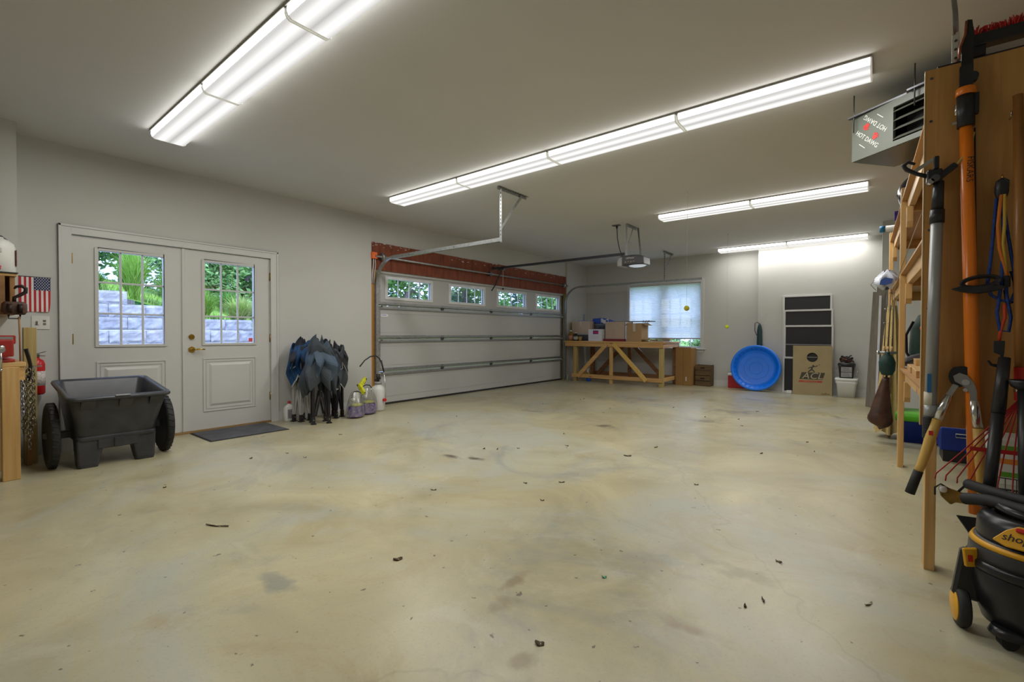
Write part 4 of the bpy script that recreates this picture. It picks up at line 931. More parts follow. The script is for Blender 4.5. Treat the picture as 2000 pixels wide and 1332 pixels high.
r = thing('spray_bottle', 'white spray bottle with a blue base under the table', 'bottle', (-5.40,9.72,0))
MB().lathe([(.05,.001),(.055,.02),(.055,.07)], 18).build('blue_base', BLUEP, r)
MB().lathe([(.052,.07),(.04,.14),(.015,.18),(.014,.21)], 18).build('body', mat('bottle_olive', (.35,.36,.12), .4), r)
MB().prism([(-.02,0),(.02,0),(.025,.07),(.045,.10),(-.02,.10)], (-.012,0,.20), (1,0,0), (0,0,1), .03).build('trigger_head', WHITEP, r, bevel=.004)
# tall carton, crates
r = thing('tall_carton', 'tall brown cardboard box standing at the table end', 'box', (-3.335,10.34,0), math.radians(-3))
MB().box(-.17,.17,-.12,.17,.001,.815).build('carton', CARDD, r)
MB().box(.055,.075,-.1206,-.120,.10,.19).build('white_mark', WHITEP, r)
MB().box(-.004,.004,-.1204,-.120,.0,.815).build('seam', mat('seam_brown', (.20,.10,.03), .8), r)
MB().box(-.17,.17,-.12,-.118,.8152,.835).build('flap', CARDD, r)
CRW = wood('crate_wood', (.075,.045,.020), (.14,.085,.035), 'X', 1, .7)
def crate(z, label):
    r = thing('wooden_crate', label, 'crate', (-2.965,10.475,z), math.radians(-3))
    for x in (-.155,.14):
        MB().box(x,x+.015,-.11,.11,0,.226).build('end_board', CRW, r)
    for y in (-.125,.11):
        for k in range(2):
            o = MB().box(-.155,.155,y,y+.014,.006+k*.112,.108+k*.112).build('slat', CRW, r)
        MB().box(-.045,.045,y-.0006,y,.15,.175).build('hand_hole', mat('hole_dark', (.012,.008,.005), .9), r)
    MB().box(-.15,.15,-.11,.11,.0,.008).build('base', CRW, r)
crate(0.001, 'lower dark wooden crate next to the tall box'); crate(.229, 'upper dark wooden crate stacked next to the tall box')
# cooler, pool, long bag
r = thing('red_cooler', 'red cooler half hidden behind the blue pool', 'cooler', (-2.30,10.50,0))
MB().box(-.17,.16,-.11,.10,.001,.26).build('body', mat('cooler_red', (.42,.012,.02), .35), r, bevel=.012, seg=2)
MB().box(-.175,.165,-.115,.105,.261,.31).build('lid', WHITEP, r, bevel=.01)
MB().tube([(-.175,0,.22),(-.19,0,.30),(-.12,0,.335),(.12,0,.335),(.18,0,.30),(.165,0,.22)],.007,8).build('handle', DARKSTEEL, r)
r = thing('wading_pool', 'round blue plastic wading pool leaning on the wall', 'pool', (-1.905,10.135,.004))
PB = mat('pool_blue', (.004,.18,.86), .32, var=.10, vs=3)
R_ = .452
prof = [(0,.0),(.30,.0),(.345,.006),(.36,.02),(.40,.085),(.425,.10),(.45,.095),(.452,.085),(.43,.08),(.41,.072),(.375,.0),(.36,-.006),(.30,-.012),(0,-.012)]
rot = Matrix.Translation((0,.08,R_*.985)) @ Matrix.Rotation(math.radians(-8),4,'X') @ Matrix.Rotation(PI/2,4,'X')
MB().lathe(prof, 64).xf(rot).build('shell', PB, r)
for i in range(28):
    a = 2*PI*i/28; d = Vector((math.cos(a), math.sin(a), 0)); rr = .385
    MB().bar(d*.366+Vector((0,0,.022)), d*.404+Vector((0,0,.084)), .03, .010, (0,0,1)).xf(rot).build('wall_rib', PB, r)
for rr in (.12,.22): MB().tube([(rr*math.cos(2*PI*i/40), rr*math.sin(2*PI*i/40), .001) for i in range(40)], .003, 6, closed=True).xf(rot).build('base_ring', PB, r)
r = thing('long_green_bag', 'slim dark green carry bag standing behind the blue pool', 'bag', (-1.875,10.36,0))
MB().lathe([(.05,.002),(.058,.02),(.056,.8),(.05,1.20),(.03,1.30),(.012,1.345)], 18, sx=.95, sy=.7).build('sleeve', mat('dark_green_nylon', (.012,.04,.045), .6, var=.3, vs=9, bump=.2, bs=20), r)
MB().tube([(-.05,-.01,1.10),(-.085,-.02,1.2),(-.085,-.01,1.34),(-.05,0,1.37),(-.01,0,1.34)], .007, 6).build('carry_strap', BLACK, r)
# window screens
MESH = bpy.data.materials.new('insect_mesh'); MESH.use_nodes = True; n, l = nodes(MESH); bs = n['Principled BSDF']; bs.inputs['Base Color'].default_value = (.014,.014,.015,1); bs.inputs['Roughness'].default_value = .7
wv = n.new('ShaderNodeTexChecker'); wv.inputs['Scale'].default_value = 180; wv.inputs[1].default_value = (.010,.010,.011,1); wv.inputs[2].default_value = (.022,.022,.024,1); tcx = n.new('ShaderNodeTexCoord'); l.new(tcx.outputs['Object'], wv.inputs[0]); l.new(wv.outputs[0], bs.inputs['Base Color'])
def screen(x0, x1, y, z1, label, tilt, cross=None):
    r = thing('window_screen', label, 'window screen', ((x0+x1)/2, y, 0)); r.rotation_euler = (math.radians(-tilt), 0, 0)
    a = (x1-x0)/2; t = .032
    MB().box(-a,-a+t,-.008,.008,0.001,z1).build('stile', TRIM, r, bevel=.002); MB().box(a-t,a,-.008,.008,0.001,z1).build('stile', TRIM, r, bevel=.002)
    MB().box(-a+t,a-t,-.008,.008,.001,t).build('rail', TRIM, r, bevel=.002); MB().box(-a+t,a-t,-.008,.008,z1-t,z1).build('rail', TRIM, r, bevel=.002)
    if cross: MB().box(-a+t,a-t,-.006,.006,cross-.008,cross+.008).build('cross_bar', mat('bar_grey', (.25,.25,.25), .5), r)
    MB().box(-a+t,a-t,-.002,.002,t,z1-t).build('mesh', MESH, r)
screen(-1.48,-.68,10.385,1.88,'tallest white-framed window screen leaning on the end wall',.6)
screen(-1.46,-.66,10.36,1.60,'second tallest white-framed window screen in the leaning stack',.7)
screen(-1.45,-.65,10.335,1.30,'third tallest white-framed window screen in the leaning stack',.8,.93)
screen(-1.46,-.67,10.308,.69,'shortest white-framed window screen at the front of the stack',1.2)
# cornhole board
r = thing('cornhole_board', 'tan cornhole board with a black hole and ACL logo', 'game board', (-.955,10.125,0), math.radians(9.0))
TAN = mat('board_tan', (.37,.29,.15), .55, var=.06)
bt = Matrix.Rotation(math.radians(-2.5),4,'X')
n_ = 40; a, h_ = .305, .915
hole = [(.086*math.cos(2*PI*i/n_), .70+.086*math.sin(2*PI*i/n_)) for i in range(n_)]
out = []
for i in range(n_):
    t = 2*PI*i/n_; c, s_ = math.cos(t), math.sin(t)
    k = min((a/abs(c)) if abs(c) > 1e-6 else 9, ((h_-.70) if s_ > 0 else .70)/abs(s_) if abs(s_) > 1e-6 else 9); out.append((k*c, .70+k*s_))
# exact corners
for cx, cy in ((a,h_),(-a,h_),(-a,0),(a,0)):
    j = min(range(n_), key=lambda i: (out[i][0]-cx)**2+(out[i][1]-cy)**2); out[j] = (cx,cy)
m = MB(); vs = [(x,-.009,z) for x,z in out]+[(x,-.009,z) for x,z in hole]+[(x,.009,z) for x,z in out]+[(x,.009,z) for x,z in hole]
fs = []
for i in range(n_):
    j = (i+1) % n_
    fs += [(i,j,n_+j,n_+i),(2*n_+i,3*n_+i,3*n_+j,2*n_+j),(i,2*n_+i,2*n_+j,j),(n_+i,n_+j,3*n_+j,3*n_+i)]
m.add(vs, fs); m.xf(bt).build('deck', TAN, r)
m = MB().box(-a,-a+.018,.009,.05,0,h_).box(a-.018,a,.009,.05,0,h_).box(-a+.018,a-.018,.009,.05,h_-.018,h_).box(-a+.018,a-.018,.009,.05,.0,.018); m.xf(bt).build('frame', CARDD, r, merge=False)
DKP = mat('hole_shade_black', (.025,.024,.02), .5)
MB().box(-.17,.17,.046,.050,.55,.86).xf(bt).build('hole_shade_sheet', DKP, r)  # dark sheet added behind the hole, its colour standing in for shade
MB().box(-.08,.08,.030,.046,.695,.707).xf(bt).build('cross_brace', GALV, r)
DKG = mat('logo_dark', (.06,.055,.04), .5)
fy_ = -.0095
m = MB().prism([(-.20,.29),(.16,.29),(.20,.42),(-.165,.42)], (0,fy_,0), (1,0,0), (0,0,1), .0008); m.xf(bt).build('logo_panel', DKG, r)
lg = bt @ frame((0,-.0108,.352), (1,0,0), (0,0,1))
text_obj('logo_letters', 'ACL', .165, mat('logo_tan', (.46,.38,.24), .5), r, lg, .0006, .25, xscale=1.05)
m = MB().prism([(-.215,.235),(.15,.235),(.158,.268),(-.205,.268)], (0,fy_,0), (1,0,0), (0,0,1), .0008); m.xf(bt).build('logo_red_bar', mat('logo_red', (.42,.06,.03), .5), r)
for k_ in range(8):
    MB().box(-.13+k_*.027,-.112+k_*.027,-.0108,-.0103,.243,.259).xf(bt).build('bar_mark', mat('mark_pale_red', (.50,.20,.12), .5), r)
m = MB()   # throwing player
m.ball((.015,0,.545),.016,n=10,sc=(1,.05,1)); m.tube([(.01,0,.53),(-.005,0,.50),(-.01,0,.475)],[.012,.018,.016],8,flat=.1)
m.tube([(.01,0,.525),(.05,0,.53),(.085,0,.55)],[.009,.008,.006],8); m.tube([(-.005,0,.52),(-.04,0,.51),(-.06,0,.49)],[.009,.008,.006],8)
m.tube([(-.012,0,.475),(.02,0,.455),(.035,0,.425)],[.013,.010,.007],8); m.tube([(-.012,0,.475),(-.04,0,.45),(-.065,0,.425)],[.013,.010,.007],8); m.ball((.11,0,.565),.008,n=8)
m.v = [Vector((p.x,p.y*.06,p.z)) for p in m.v]; m.xf(bt @ Matrix.Translation((0,-.010,0))).build('player_emblem', DKG, r, merge=False)
for k_ in range(7):
    MB().box(.145+k_*.019,.158+k_*.019,-.0104,-.0095,.022,.042+(.014 if k_ == 3 else 0)).xf(bt).build('corner_mark', mat('logo_brown', (.16,.11,.03), .5), r)
tag(MB().box(-1.37,-1.28,10.12,10.20,.001,.055).build('white_block', WHITEP, bevel=.006), 'small white block on the floor left of the cornhole board', 'block')
# buckets
r = thing('white_bucket', 'square white plastic bucket by the cornhole board', 'bucket', (-.445,10.235,0))
m = MB(); loft(m, [rrect(-.125,.125,-.11,.11,.04,.001),rrect(-.145,.145,-.13,.13,.04,.24),rrect(-.155,.155,-.14,.14,.045,.25),rrect(-.158,.158,-.143,.143,.045,.30)]); m.build('tub', WHITEP, r)
m = MB(); loft(m, [rrect(-.165,.165,-.15,.15,.05,.295),rrect(-.17,.17,-.155,.155,.05,.33),rrect(-.16,.16,-.145,.145,.05,.343)]); m.build('lid', WHITEP, r)
r = thing('black_bucket', 'black bucket full of jumper cables on the white bucket', 'bucket', (-.445,10.235,.344))
m = MB(); loft(m, [rrect(-.10,.10,-.09,.09,.03,.0),rrect(-.118,.118,-.10,.10,.03,.215),rrect(-.125,.125,-.105,.105,.03,.235)]); m.build('tub', BLACK, r)
for z0 in (.02,.115): 
    lb = MB().box(-.075,.08,-.1035+(.008 if z0 < .1 else 0),-.0995+(.008 if z0 < .1 else 0),z0,z0+.085).build('label', mat('label_grey', (.36,.36,.36), .6, var=.2, vs=50), r)
    for k in range(4): MB().box(-.06,.065-.01*k,-.1045+(.008 if z0 < .1 else 0),-.1035+(.008 if z0 < .1 else 0),z0+.012+k*.018,z0+.02+k*.018).build('print_line', mat('print_greyer', (.15,.15,.15), .6), lb)
MB().tube([(-.125,0,.22),(-.16,-.03,.12),(-.15,-.05,.05)],.004,6).tube([(.125,0,.22),(.155,-.03,.12),(.14,-.05,.06)],.004,6).build('wire_handle', STEEL, r)
MB().lathe([(.13,.225),(.135,.24),(.12,.27),(.0,.275)], 20).build('rim_insert', BLACK, r)
rd = random.Random(12)
for k, m_ in enumerate((BLACK, REDHEAD, BLACK, BLACK)):
    pts = []
    for i in range(26):
        t = i/25*2*PI*1.5+k; pts.append((.10*math.cos(t)*(1-.012*i), .085*math.sin(t), .285+.028*k*.6+.02*math.sin(3*t+k)+.0022*i))
    MB().tube(pts, .010, 7).build('jumper_cable', m_, r)
# leaning planks
for i, (x, dx, y, h_, lb) in enumerate(((-.100,.075,9.08,1.79,'grey-brown composite plank leaning nearest the white bucket'), (-.045,.07,9.02,1.87,'grey-brown composite plank leaning nearest the fishing rods'))):
    o = MB().bar((x,y,.001),(x+dx,y+.09,h_),.105,.024,(0,1,0)).build('composite_plank', mat('plank_taupe', (.20,.175,.14), .7, var=.15, vs=14, stretch=(6,1,.4)), bevel=.002); tag(o, lb, 'plank')
# hanging tennis balls
for x, y, z, m_, lb in ((-1.883,5.873,1.448,mat('ball_olive', (.40,.38,.03), .9, var=.15, bump=.4, bs=300),'dull tennis ball hanging on a string before the window'), (-2.092,8.701,1.257,mat('ball_lime', (.55,.65,.03), .9, var=.1, bump=.4, bs=300),'bright tennis ball hanging on a string near the end wall')):
    r = thing('hanging_ball', lb, 'ball', (x,y,z)); MB().ball((0,0,0),.033,n=20).build('ball', m_, r)
    MB().cyl((0,0,.03),(0,0,H-z-.01),.0012,n=5).build('string', mat('string_grey', (.45,.45,.45), .8), r); MB().cyl((0,0,H-z-.02),(0,0,H-z-.0005),.006,n=8).build('ceiling_hook', STEEL, r)

# ================================================================== RIGHT SIDE
SH = thing('storage_shelf', 'tall pine storage shelf with an orange plywood end panel', 'shelf', (.2, 3.0, 0), .021)
D = .60
for y in (0, 2.15, 4.30):
    MB().box(-.02,.02,y-.045,y+.045,0,2.365).build('front_post', WOODP, SH, bevel=.002)
    MB().box(D-.02,D+.02,y-.045,y+.045,0,2.365).build('rear_post', WOODP, SH, bevel=.002)
for zt in (2.25, 1.63, .83):
    ye = 4.345 if zt > 1 else 2.195
    MB().box(.0202,.058,-.045,ye,zt-.089,zt).build('front_beam', WOODPY, SH, bevel=.002)
    MB().box(D-.058,D-.0202,-.045,ye,zt-.089,zt).build('rear_beam', WOODPY, SH, bevel=.002)
    MB().box(-.015,D+.02,-.045,ye,zt+.0005,zt+.013).build('shelf_board', wood('shelf_ply', (.34,.17,.05),(.45,.24,.08),'Y'), SH)
    for y in ((0, 2.02, 4.20) if zt > 1 else (0, 2.02)):
        MB().box(.0585,D-.0585,y+.046,y+.084,zt-.10,zt-.0005).build('cross_beam', WOODPX, SH, bevel=.002)
        if y: MB().prism([(0,0),(.085,0),(.085,-.12),(.06,-.16),(0,-.16)], (.045,y-.047,zt-.092), (0,-1,0), (0,0,1), .038).build('cleat', WOODP, SH)
MB().box(-.04,.98-.26,-.062,-.047,.695,2.372).build('end_panel', PANEL, SH, bevel=.001)
MB().box(-.044,-.040,-.064,-.045,.695,2.372).build('panel_edge_strip', wood('edge_strip', (.60,.42,.20),(.70,.52,.28),'Z',1,.5,False), SH)
MB().box(.0,.72,-.063,-.02,2.3725,2.378).build('panel_cap', BLACK, SH)
for z in (2.33,2.13,1.90,1.62,1.25,.95): MB().cyl((-.02,-.0622,z),(-.02,-.0640,z),.006,n=8).build('screw', DARKSTEEL, SH)
PY = 2.936     # front face of the panel
# hooks are part of the shelf panel
def hook(x, z):
    MB().tube([(x-.2,-.062,z),(x-.2,-.09,z),(x-.2,-.098,z+.012),(x-.2,-.095,z+.024)], .0035, 6).build('screw_hook', BRASS if x < .42 else STEEL, SH)
for x, z in ((.345,1.37),(.412,1.80),(.455,2.09),(.436,2.07),(.305,.96)): hook(x, z)
# grey extension pole
r = thing('extension_pole', 'grey telescoping pole with a black grip, hanging at the panel edge', 'pole', (.198,2.885,0))
MB().cyl((-.006,0,.80),(.006,0,1.645),.0225,n=20).build('tube', mat('pole_grey', (.33,.34,.34), .4, .3, var=.05), r)
MB().cyl((-.0065,0,.745),(-.006,0,.80),.0235,n=20).build('lower_sleeve', mat('pole_grey', (.42,.43,.43), .35, .3), r)
g = MB()
for i in range(14): g.cyl((-.0075,0,.645+i*.0072),(-.0075,0,.650+i*.0072),.0265,.0265,20)
g.cyl((-.0075,0,.643),(-.0075,0,.747),.0245,n=20); g.build('ribbed_grip', BLACKR, r, merge=False)
MB().cyl((.006,0,1.64),(.0065,0,1.70),.0265,.0265,20).cyl((.0065,0,1.70),(.010,0,1.83),.0225,.019,20).build('neck', BLACK, r)
MB().cyl((-.0075,0,.80),(-.007,0,.86),.0229,n=20).build('paper_label', mat('pole_label', (.55,.52,.42), .7), r)
MB().box(-.020,-.006,-.024,-.021,.86,.945).build('blue_label', mat('pole_blue', (.02,.14,.35), .5), r)
# bracket head
r = thing('pruner_head', 'black cutting head with a silver blade on top of the grey pole', 'tool head', (.20,2.885,1.83))
MB().box(-.035,.02,-.022,.022,-.005,.055).build('body', BLACK, r, bevel=.006)
MB().box(-.012,.008,-.018,.018,.055,.115).build('tower', BLACK, r, bevel=.004)
MB().tube([(-.03,0,.03),(-.07,-.005,.05),(-.105,-.01,.075),(-.118,-.012,.095),(-.10,-.01,.11),(-.075,-.008,.095)], [.010,.009,.010,.011,.009,.006], 8).build('hooked_jaw', BLACK, r)
MB().bar((-.075,-.01,.062),(-.01,-.01,.105),.016,.003,(0,1,0)).build('blade', STEEL, r)
MB().bar((.01,-.005,.02),(.065,-.005,.065),.026,.022,(0,1,0)).build('lever_arm', BLACK, r, bevel=.004)
MB().cyl((-.02,-.03,.0),(-.02,.03,.0),.012,n=14).build('pivot_bolt', STEEL, r)
MB().cyl((-.005,-.03,.012),(-.005,-.022,.012),.016,n=14).build('pulley_wheel', DARKSTEEL, r)
tag(MB().tube([(.26,2.88,1.885),(.285,2.885,1.92),(.315,2.895,1.985),(.322,2.90,2.03)], .0045, 6).build('yellow_rope', mat('rope_yellow', (.50,.40,.10), .8)), 'yellow rope running from the cutting head to the orange pole', 'rope')
# orange pole saw
OR = mat('orange_fibreglass', (.78,.20,.012), .3, var=.06); 
r = thing('pole_pruner', 'orange pole pruner with a black head, hanging on the panel', 'pole pruner', (.30,2.90,0))
MB().cyl((.048,-.015,.33),(-.004,0,2.07),.0255,.0225,24).build('pole', OR, r)
MB().cyl((-.004,0,2.06),(-.006,0,2.20),.030,.031,20).box(.015,.036,-.014,.014,2.11,2.20).build('socket', BLACK, r, merge=False)
MB().cyl((-.006,0,2.20),(-.006,0,2.235),.036,.033,24).build('collar', OR, r, bevel=.003)
MB().box(-.028,.016,-.014,.014,2.235,2.33).cyl((.012,-.016,2.275),(.012,.016,2.275),.022,n=16).build('head_body', BLACK, r, merge=False)
MB().prism([(-.022,2.33),(.016,2.33),(.018,2.46),(.010,2.53),(-.006,2.535),(-.014,2.48),(-.024,2.42)], (0,.006,0), (1,0,0), (0,0,1), .012).build('hook_blade', mat('blade_black', (.03,.03,.03), .3,.6), r)
MB().tube([(-.03,-.006,2.37),(-.028,-.006,2.42),(-.012,-.006,2.47),(-.008,-.006,2.53)], .0055, 6).build('cutting_edge', mat('blade_copper', (.30,.10,.05), .35,.7), r)
MB().cyl((-.036,0,2.12),(-.036,0,2.17),.006,n=8).bar((-.05,0,2.085),(-.03,0,2.085),.006,.012).build('latch', STEEL, r)
for i, ch in enumerate(('FISKARS',)):
    text_obj('pole_lettering', ch, .032, mat('letter_black', (.02,.02,.02), .5), r, frame((.008,-.0335,1.86), (-.03,0,-1), (1,0,-.03)), .0006)
MB().tube([(.025,.005,2.05),(.032,.004,1.70),(.036,0,1.40)], .003, 6).build('pull_cord', BLACK, r)
r2 = thing('cord_cleat', 'black cleat wound with black cord on the orange pole', 'cleat', (.34,2.855,1.33))
MB().prism([(-.09,.0),(-.06,.012),(.06,.012),(.09,.0),(.05,-.016),(.0,-.024),(-.05,-.016)], (0,.012,0), (1,0,0), (0,0,1), .024).build('cleat_body', BLACK, r2, bevel=.004)
for k in range(4): MB().tube([(-.008+(.062*math.cos(2*PI*i/28))*(1-.06*k)+.012, .004*k-.008, .028+.026*math.sin(2*PI*i/28)*(1-.10*k)+.006*math.cos(2*PI*i/28)) for i in range(28)], .0045, 6, closed=True).build('cord_turn', BLACK, r2)
# bungee cords
r = thing('bungee_cords', 'bundle of blue and orange bungee cords hanging on a hook', 'bungee cord', (.412,2.885,1.80))
BLU = mat('bungee_blue', (.012,.045,.22), .7, var=.3, vs=60); ORC = mat('bungee_orange', (.60,.17,.02), .7); YEC = mat('bungee_yellow', (.55,.36,.05), .7); DNV = mat('bungee_navy', (.01,.02,.06), .7)
MB().ball((-.003,0,-.045),.026,n=14,sc=(.9,.7,1.9)).build('knot', BLACK, r); MB().tube([(.0,0,0),(-.016,-.004,-.012),(-.018,-.006,-.05),(.012,-.006,-.055),(.014,-.004,-.012),(0,0,0)], .007, 8).build('hook_end', BLACK, r)
MB().tube([(-.018,0,-.08),(-.024,0,-.20),(-.034,-.004,-.36),(-.042,-.006,-.45),(-.030,-.006,-.50),(.0,-.006,-.525),(.03,-.006,-.53),(.042,-.004,-.49),(.038,0,-.40),(.016,0,-.22),(.0,0,-.08)], .0062, 8).build('cord', BLU, r)
MB().tube([(.0,-.008,-.08),(.004,-.008,-.25),(.0,-.010,-.45),(-.012,-.012,-.58),(-.002,-.012,-.655),(.024,-.012,-.66),(.030,-.012,-.60),(.016,-.01,-.50),(.012,-.01,-.42)], .0062, 8).build('cord', BLU, r)
MB().tube([(-.005,-.012,-.07),(-.014,-.012,-.20),(-.008,-.012,-.30),(.012,-.012,-.40),(.018,-.012,-.43)], .0062, 8).build('cord', ORC, r)
MB().tube([(.004,-.012,-.07),(.006,-.012,-.20),(.002,-.012,-.28),(.014,-.012,-.40)], .006, 8).build('cord', YEC, r)
MB().tube([(.010,-.012,-.54),(.012,-.012,-.60),(.0,-.012,-.655),(-.004,-.012,-.70)], .006, 8).build('cord', mat('bungee_red', (.55,.06,.02), .7), r)
MB().tube([(.03,0,-.40),(.046,0,-.47),(.044,0,-.53),(.02,-.004,-.545),(.012,-.004,-.48)], .0062, 8).build('cord', DNV, r)
MB().box(.004,.026,-.022,-.006,-.47,-.42).build('clip', BLACK, r, bevel=.004)
MB().prism([(-.018,.0),(.016,.0),(.014,-.05),(.010,-.095),(-.008,-.115),(-.028,-.108),(-.038,-.085),(-.030,-.084),(-.020,-.100),(-.006,-.10),(.002,-.085),(.002,-.06),(-.018,-.05)], (-.004,-.018,-.70), (1,0,0), (0,0,1), .010).build('plastic_hook', BLACK, r, bevel=.002)
# rake with wooden handle
RD = mat('rake_red', (.40,.015,.015), .4, var=.15)
r = thing('leaf_rake', 'red metal leaf rake hanging head down by its wooden handle', 'rake', (.458,2.895,0))
MB().cyl((-.004,0,2.15),(.010,-.05,.98),.0165,.0185,16).build('handle', wood('rake_handle', (.26,.10,.02),(.36,.16,.04),'Z',1.,.35,False), r)
MB().cyl((.010,-.05,.99),(.011,-.055,.85),.0205,.019,16).build('ferrule', mat('ferrule_red', (.55,.02,.02), .35), r)
MB().cyl((.0105,-.052,.93),(.0108,-.054,.885),.021,.021,16).build('ferrule_band', STEEL, r)
tp = Vector((.011,-.055,.86))
for i in range(18):
    k = (i-6.5)/8.5; a = k*1.02
    e1 = Vector((.006+math.sin(a)*.235*1.02, -.085, .632-.02*abs(k))); e2 = e1+Vector((math.sin(a)*.125, -.025, -.145+.045*abs(k))); e3 = e2+Vector((math.sin(a)*.006, -.022, -.018))
    MB().tube([tp, tp.lerp(e1,.5), e1, e1.lerp(e2,.6), e2, e3], .0034, 6, flat=.7).build('tine', RD, r)
MB().bar((-.142,-.085,.632),(.26,-.085,.632),.014,.016).build('spreader_bar', RD, r)
MB().cyl((.011,-.062,.86),(.011,-.076,.86),.012,n=12).build('bolt', STEEL, r)
# loppers
r = thing('loppers', 'wooden-handled loppers with chrome sockets hanging open', 'loppers', (.305,2.875,.91))
ST2 = mat('tool_steel', (.35,.35,.34), .35,.8, var=.15)
MB().prism([(.035*math.cos(t)-.012*(t > 2), .048*math.sin(t)+.02) for t in [2*PI*i/18 for i in range(18)]], (-.008,.004,.008), (1,0,0), (0,0,1), .006).build('cutting_blade', mat('blade_coat', (.03,.03,.032), .3,.4), r)
MB().prism([(-.040,.03),(-.02,.045),(.006,.035),(.026,.005),(.036,-.03),(.038,-.075),(.016,-.078),(.014,-.045),(.004,-.022),(-.012,-.008),(-.034,.006)], (0,-.006,0), (1,0,0), (0,0,1), .006).build('hook_jaw', ST2, r)
MB().bar((-.03,.0,-.01),(-.058,0,-.07),.020,.006,(0,1,0)).build('tang', ST2, r)
MB().cyl((0,-.018,.005),(0,.008,.005),.013,n=16).build('pivot_nut', STEEL, r); MB().cyl((0,-.012,-.03),(0,.008,-.03),.008,n=12).build('small_bolt', STEEL, r)
MB().cyl((-.052,0,-.058),(-.092,-.004,-.175),.0165,.020,16).build('socket', STEEL, r); MB().cyl((.030,0,-.075),(.042,0,-.200),.0175,.0195,16).build('socket', STEEL, r)
MB().tube([(-.092,-.004,-.172),(-.110,-.006,-.25),(-.125,-.008,-.32),(-.142,-.010,-.39),(-.155,-.012,-.43)], [.0205,.021,.0195,.0175,.0165], 16).build('handle', ASHW, r)
MB().cyl((-.152,-.012,-.42),(-.182,-.015,-.53),.0185,.0195,16).build('grip', BLACKR, r)
MB().tube([(.042,0,-.198),(.048,-.002,-.30),(.052,-.003,-.40),(.058,-.005,-.52)], [.0205,.0215,.019,.0175], 16).build('handle', ASHW, r)
MB().box(-.120,-.105,-.029,-.027,-.245,-.225).build('red_label', REDP, r)
# push broom on top
r = thing('push_broom', 'black push broom with red bristles on top of the shelf panel', 'broom', (.52,2.955,2.379))
MB().box(-.21,.26,-.03,.03,.045,.095).build('block', BLACK, r, bevel=.004)
MB().box(-.205,-.16,-.02,.02,.0,.045).build('bracket', BLACK, r); MB().box(.18,.23,-.02,.02,.0,.045).build('bracket', BLACK, r)
m = MB(); rd = random.Random(2)
for i in range(420):
    x = rd.uniform(-.205,.255); y = rd.uniform(-.026,.026); m.bar((x,y,.094),(x+rd.uniform(-.014,.014),y+rd.uniform(-.012,.012),.094+rd.uniform(.025,.04)),.0035,.0035)
o = m.build('bristles', mat('bristle_red', (.50,.02,.015), .6, var=.3, vs=40), r, merge=False); o['kind'] = 'stuff'
r = thing('strap_hanger', 'galvanised metal strap hanging from the ceiling behind the pruner', 'strap', (.265,2.972,2.38))
MB().tube([(.0,0,.14),(-.004,0,.25),(-.016,0,.38),(-.03,0,.50)], [.016,.016,.015,.014], 8, flat=.15).build('strap', GALV, r)
MB().box(-.014,.012,-.004,.004,.0,.15).build('plate', STEEL, r, bevel=.002)
for z in (.03,.07,.11): MB().cyl((0,-.006,z),(0,.0,z),.006,n=8).build('rivet', DARKSTEEL, r)

# shop vacuum
r = thing('shop_vacuum', 'black and yellow wet-dry vacuum in the right corner', 'vacuum', (.465,2.50,0), math.radians(-25))
VB = mat('vac_black', (.014,.014,.016), .32, var=.2, vs=5); VG = mat('vac_grey', (.035,.036,.04), .38, var=.25, vs=6); VY = mat('vac_yellow', (.72,.36,.015), .4, var=.08)
MB().lathe([(.13,.055),(.145,.06),(.165,.12),(.178,.20),(.184,.262),(.176,.268)], 48).build('tank', VB, r)
MB().lathe([(.186,.255),(.192,.265),(.192,.285),(.185,.292)], 48).build('rim', VB, r)
MB().lathe([(.186,.290),(.182,.335),(.168,.365),(.160,.368)], 48).build('lid_skirt', VG, r)
MB().lathe([(.160,.366),(.163,.38),(.160,.43),(.145,.455),(.12,.462),(.11,.455),(.105,.43),(.0,.425)], 48).build('motor_cover', VB, r)
MB().lathe([(.1825,.345),(.174,.362)], 48).build('yellow_stripe', VY, r)
MB().tube([(.10*math.cos(t), .10*math.sin(t), .462+.02*math.sin((t-2.4)/2.9*PI)) for t in [2.4+2.9*i/14 for i in range(15)]], .016, 10).build('carry_handle', VB, r)
# yellow badge plate sloping to the front
fr = Matrix.Rotation(math.radians(-115+25),4,'Z')
bd = Matrix.Rotation(math.radians(180+96),4,'Z')
pl = MB().prism([(-.085,-.030),(-.05,-.045),(.05,-.045),(.085,-.030),(.055,.012),(.025,.035),(-.025,.035),(-.055,.012)], (0,0,0), (1,0,0), (0,1,0), .010)
plM = bd @ frame((.158,0,.418), (0,1,0), (-.5,0,.86))
pl.xf(plM); pl = pl.build('badge_plate', VY, r, bevel=.003)
text_obj('badge_lettering', 'shop·vac', .036, mat('letter_black', (.02,.02,.02), .5), pl, plM @ Matrix.Translation((0,-.012,.0112)), .0006, .2)
MB().box(-.03,.03,.012,.026,.008,.022).xf(plM).build('switch', REDP, r, bevel=.003)


